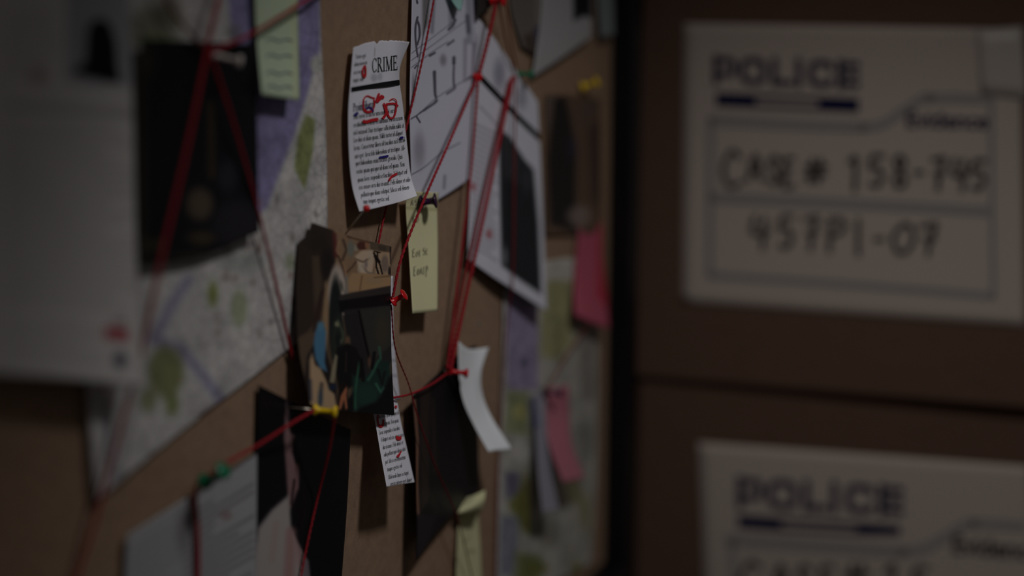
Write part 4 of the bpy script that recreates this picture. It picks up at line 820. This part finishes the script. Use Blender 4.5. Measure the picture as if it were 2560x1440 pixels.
# ------------------------------------------------------------------ pins
push_pin((980, 755, 13), (1013, 735, 21), 'red', 'red push pin at the edge of the colour photograph', scale=1.1)
push_pin((1118, 927, 6), (1171, 934, 19), 'red', 'red push pin holding the black photograph and several strings')
push_pin((783, 1024, 19), (843, 1030, 32), 'yellow', 'bright yellow push pin under the colour photograph')
push_pin((508, 1206, 12), (562, 1174, 27), 'green', 'green push pin on the typed white sheet', scale=1.3)
push_pin((524, 134, 8), (606, 156, 22), 'white', 'white push pin where red strings gather over the black square photograph', scale=.95)
push_pin((1286, 184, 3), (1334, 186, 17), 'green', 'green push pin at the corner of the newspaper sheet', scale=1.1)
push_pin((1454, 218, 2), (1496, 204, 16), 'yellow', 'dull yellow push pin above the dark portrait photograph', scale=1.3)
push_pin((1050, 506, 8), (1092, 501, 18), 'purple', 'dark purple push pin in the yellow sticky note', scale=1.45)
push_pin((1356, 978, 3), (1406, 984, 17), 'purple', 'purple push pin in the pink note strip', scale=1.1)
push_pin((1190, 190, 8), (1198, 194, 12), 'red', 'small red push pin on the headline bar of the newspaper sheet', scale=.8)
push_pin((1228, -2, 12), (1262, 0, 22), 'red', 'red push pin with knotted strings at the board top', scale=1.3)
# round headed map pin under the CRIME clipping
tip = B(846, 606, .4); hd = B(916, 521, 24)
root = empty('map_pin', tip); tag(root, 'round red map pin with a long steel needle under the CRIME clipping', 'map pin', None)
g = Geo(); g.tube([tip, tip * .5 + hd * .5, hd], [.0003, .0006, .0006], 8); g.make('needle', M['steel'], root, True)
V = []; n = 18
for j in range(11):
    a = math.pi * j / 10
    for i in range(n): V.append(hd + .0021 * np.array([max(math.sin(a), .01) * math.cos(2 * math.pi * i / n), max(math.sin(a), .01) * math.sin(2 * math.pi * i / n), math.cos(a)]))
link('head', V, [(j * n + i, j * n + (i + 1) % n, (j + 1) * n + (i + 1) % n, (j + 1) * n + i) for j in range(10) for i in range(n)], M['red'], root, True)

# ------------------------------------------------------------------ strings
string([(1120, -170, 6), (1096, -60, 9), (1060, 130, 8), (1020, 302, 5), (965, 520, 4), (930, 690, 3)], 'red string passing behind the CRIME clipping and over the line drawings', .75)
string([(1194, 192, 10), (1128, 345, 14), (1060, 500, 17), (1005, 640, 17), (982, 742, 15)], 'red string from the headline bar pin to the red pin by the colour photograph', .95)
string([(1246, -20, 16), (1222, 90, 14), (1196, 192, 11)], 'thick red string dropping from the board top to the headline bar pin', 1.5)
string([(1196, 192, 11), (1178, 420, 10), (1150, 660, 9), (1118, 922, 9)], 'faint red string hanging from the headline bar down to the red pin', 1.0)
string([(1284, 190, 10), (1252, 335, 14), (1205, 560, 14), (1165, 740, 12), (1126, 924, 11)], 'bold red string from the green pin to the pin on the black photograph', 1.5)
string([(1276, 195, 9), (1240, 350, 10), (1196, 545, 10), (1152, 740, 9), (1122, 922, 9)], 'thin second strand beside the bold red string over the newspaper sheet', .8)
string([(1244, -10, 16), (1262, 90, 12), (1286, 182, 8)], 'brownish string from the board top to the green pin', .7, m='string_dull')
string([(1262, -10, 16), (1276, 90, 12), (1294, 182, 9)], 'second brownish string running to the green pin', .7, m='string_dull')
string([(1120, 932, 9), (1080, 960, 12), (1030, 984, 13), (985, 994, 10), (930, 1002, 5)], 'red string from the black photograph pin toward the colour photograph', .8)
string([(978, 762, 13), (988, 870, 13), (1022, 962, 14), (1044, 1040, 17), (1090, 1170, 17), (1145, 1300, 15), (1186, 1470, 9)], 'dark red string crossing the black photograph down to the folded yellow note', .5, m='string_dark')
string([(518, 122, 12), (465, 380, 16), (402, 650, 18), (352, 880, 16), (290, 1110, 12), (228, 1330, 8), (150, 1560, 1)], 'long blurred red string from the white pin down over the big map', 1.05, twist=False)
string([(524, 128, 12), (590, 330, 12), (650, 545, 8), (692, 720, 6), (732, 900, 4)], 'red string from the white pin down the black square photograph to the map edge', .85, twist=False)
string([(590, -190, 2), (560, -60, 9), (535, 40, 12), (514, 128, 12)], 'red string rising from the white pin to the board top', 1.2, twist=False)
string([(520, 130, 12), (575, 110, 13), (640, 78, 14), (715, 32, 14), (800, -22, 12), (910, -100, 2)], 'red string slanting over the pale green note', 1.0, twist=False)
string([(330, -150, 2), (395, -40, 7), (440, 40, 10), (512, 122, 11)], 'pale red string fanning above the black square photograph', .8, twist=False, m='string_dull')
string([(788, 1024, 22), (730, 1058, 17), (650, 1110, 11), (566, 1158, 14), (506, 1200, 12)], 'red string stretched between the yellow pin and the green pin', 1.0)
string([(838, 1036, 30), (822, 1130, 20), (795, 1240, 8), (766, 1370, 6), (742, 1500, 6), (732, 1560, 6)], 'red string falling from the yellow pin over the dark photograph', .75)
string([(506, 1196, 10), (488, 1230, 9), (494, 1330, 8), (494, 1500, 7)], 'red string hanging below the green pin on the typed sheet', 1.3, twist=False)
string([(1290, 190, 10), (1286, 430, 13), (1282, 690, 14), (1266, 820, 6), (1252, 1050, 3), (1242, 1250, 3), (1239, 1450, 3)], 'dark red string running down along the narrow map edge', .6, twist=False, m='string_dark')
string([(1366, 976, 10), (1410, 900, 10), (1478, 800, 8)], 'faint string from the purple pin up to the bright pink note', .9, twist=False, m='string_dull')
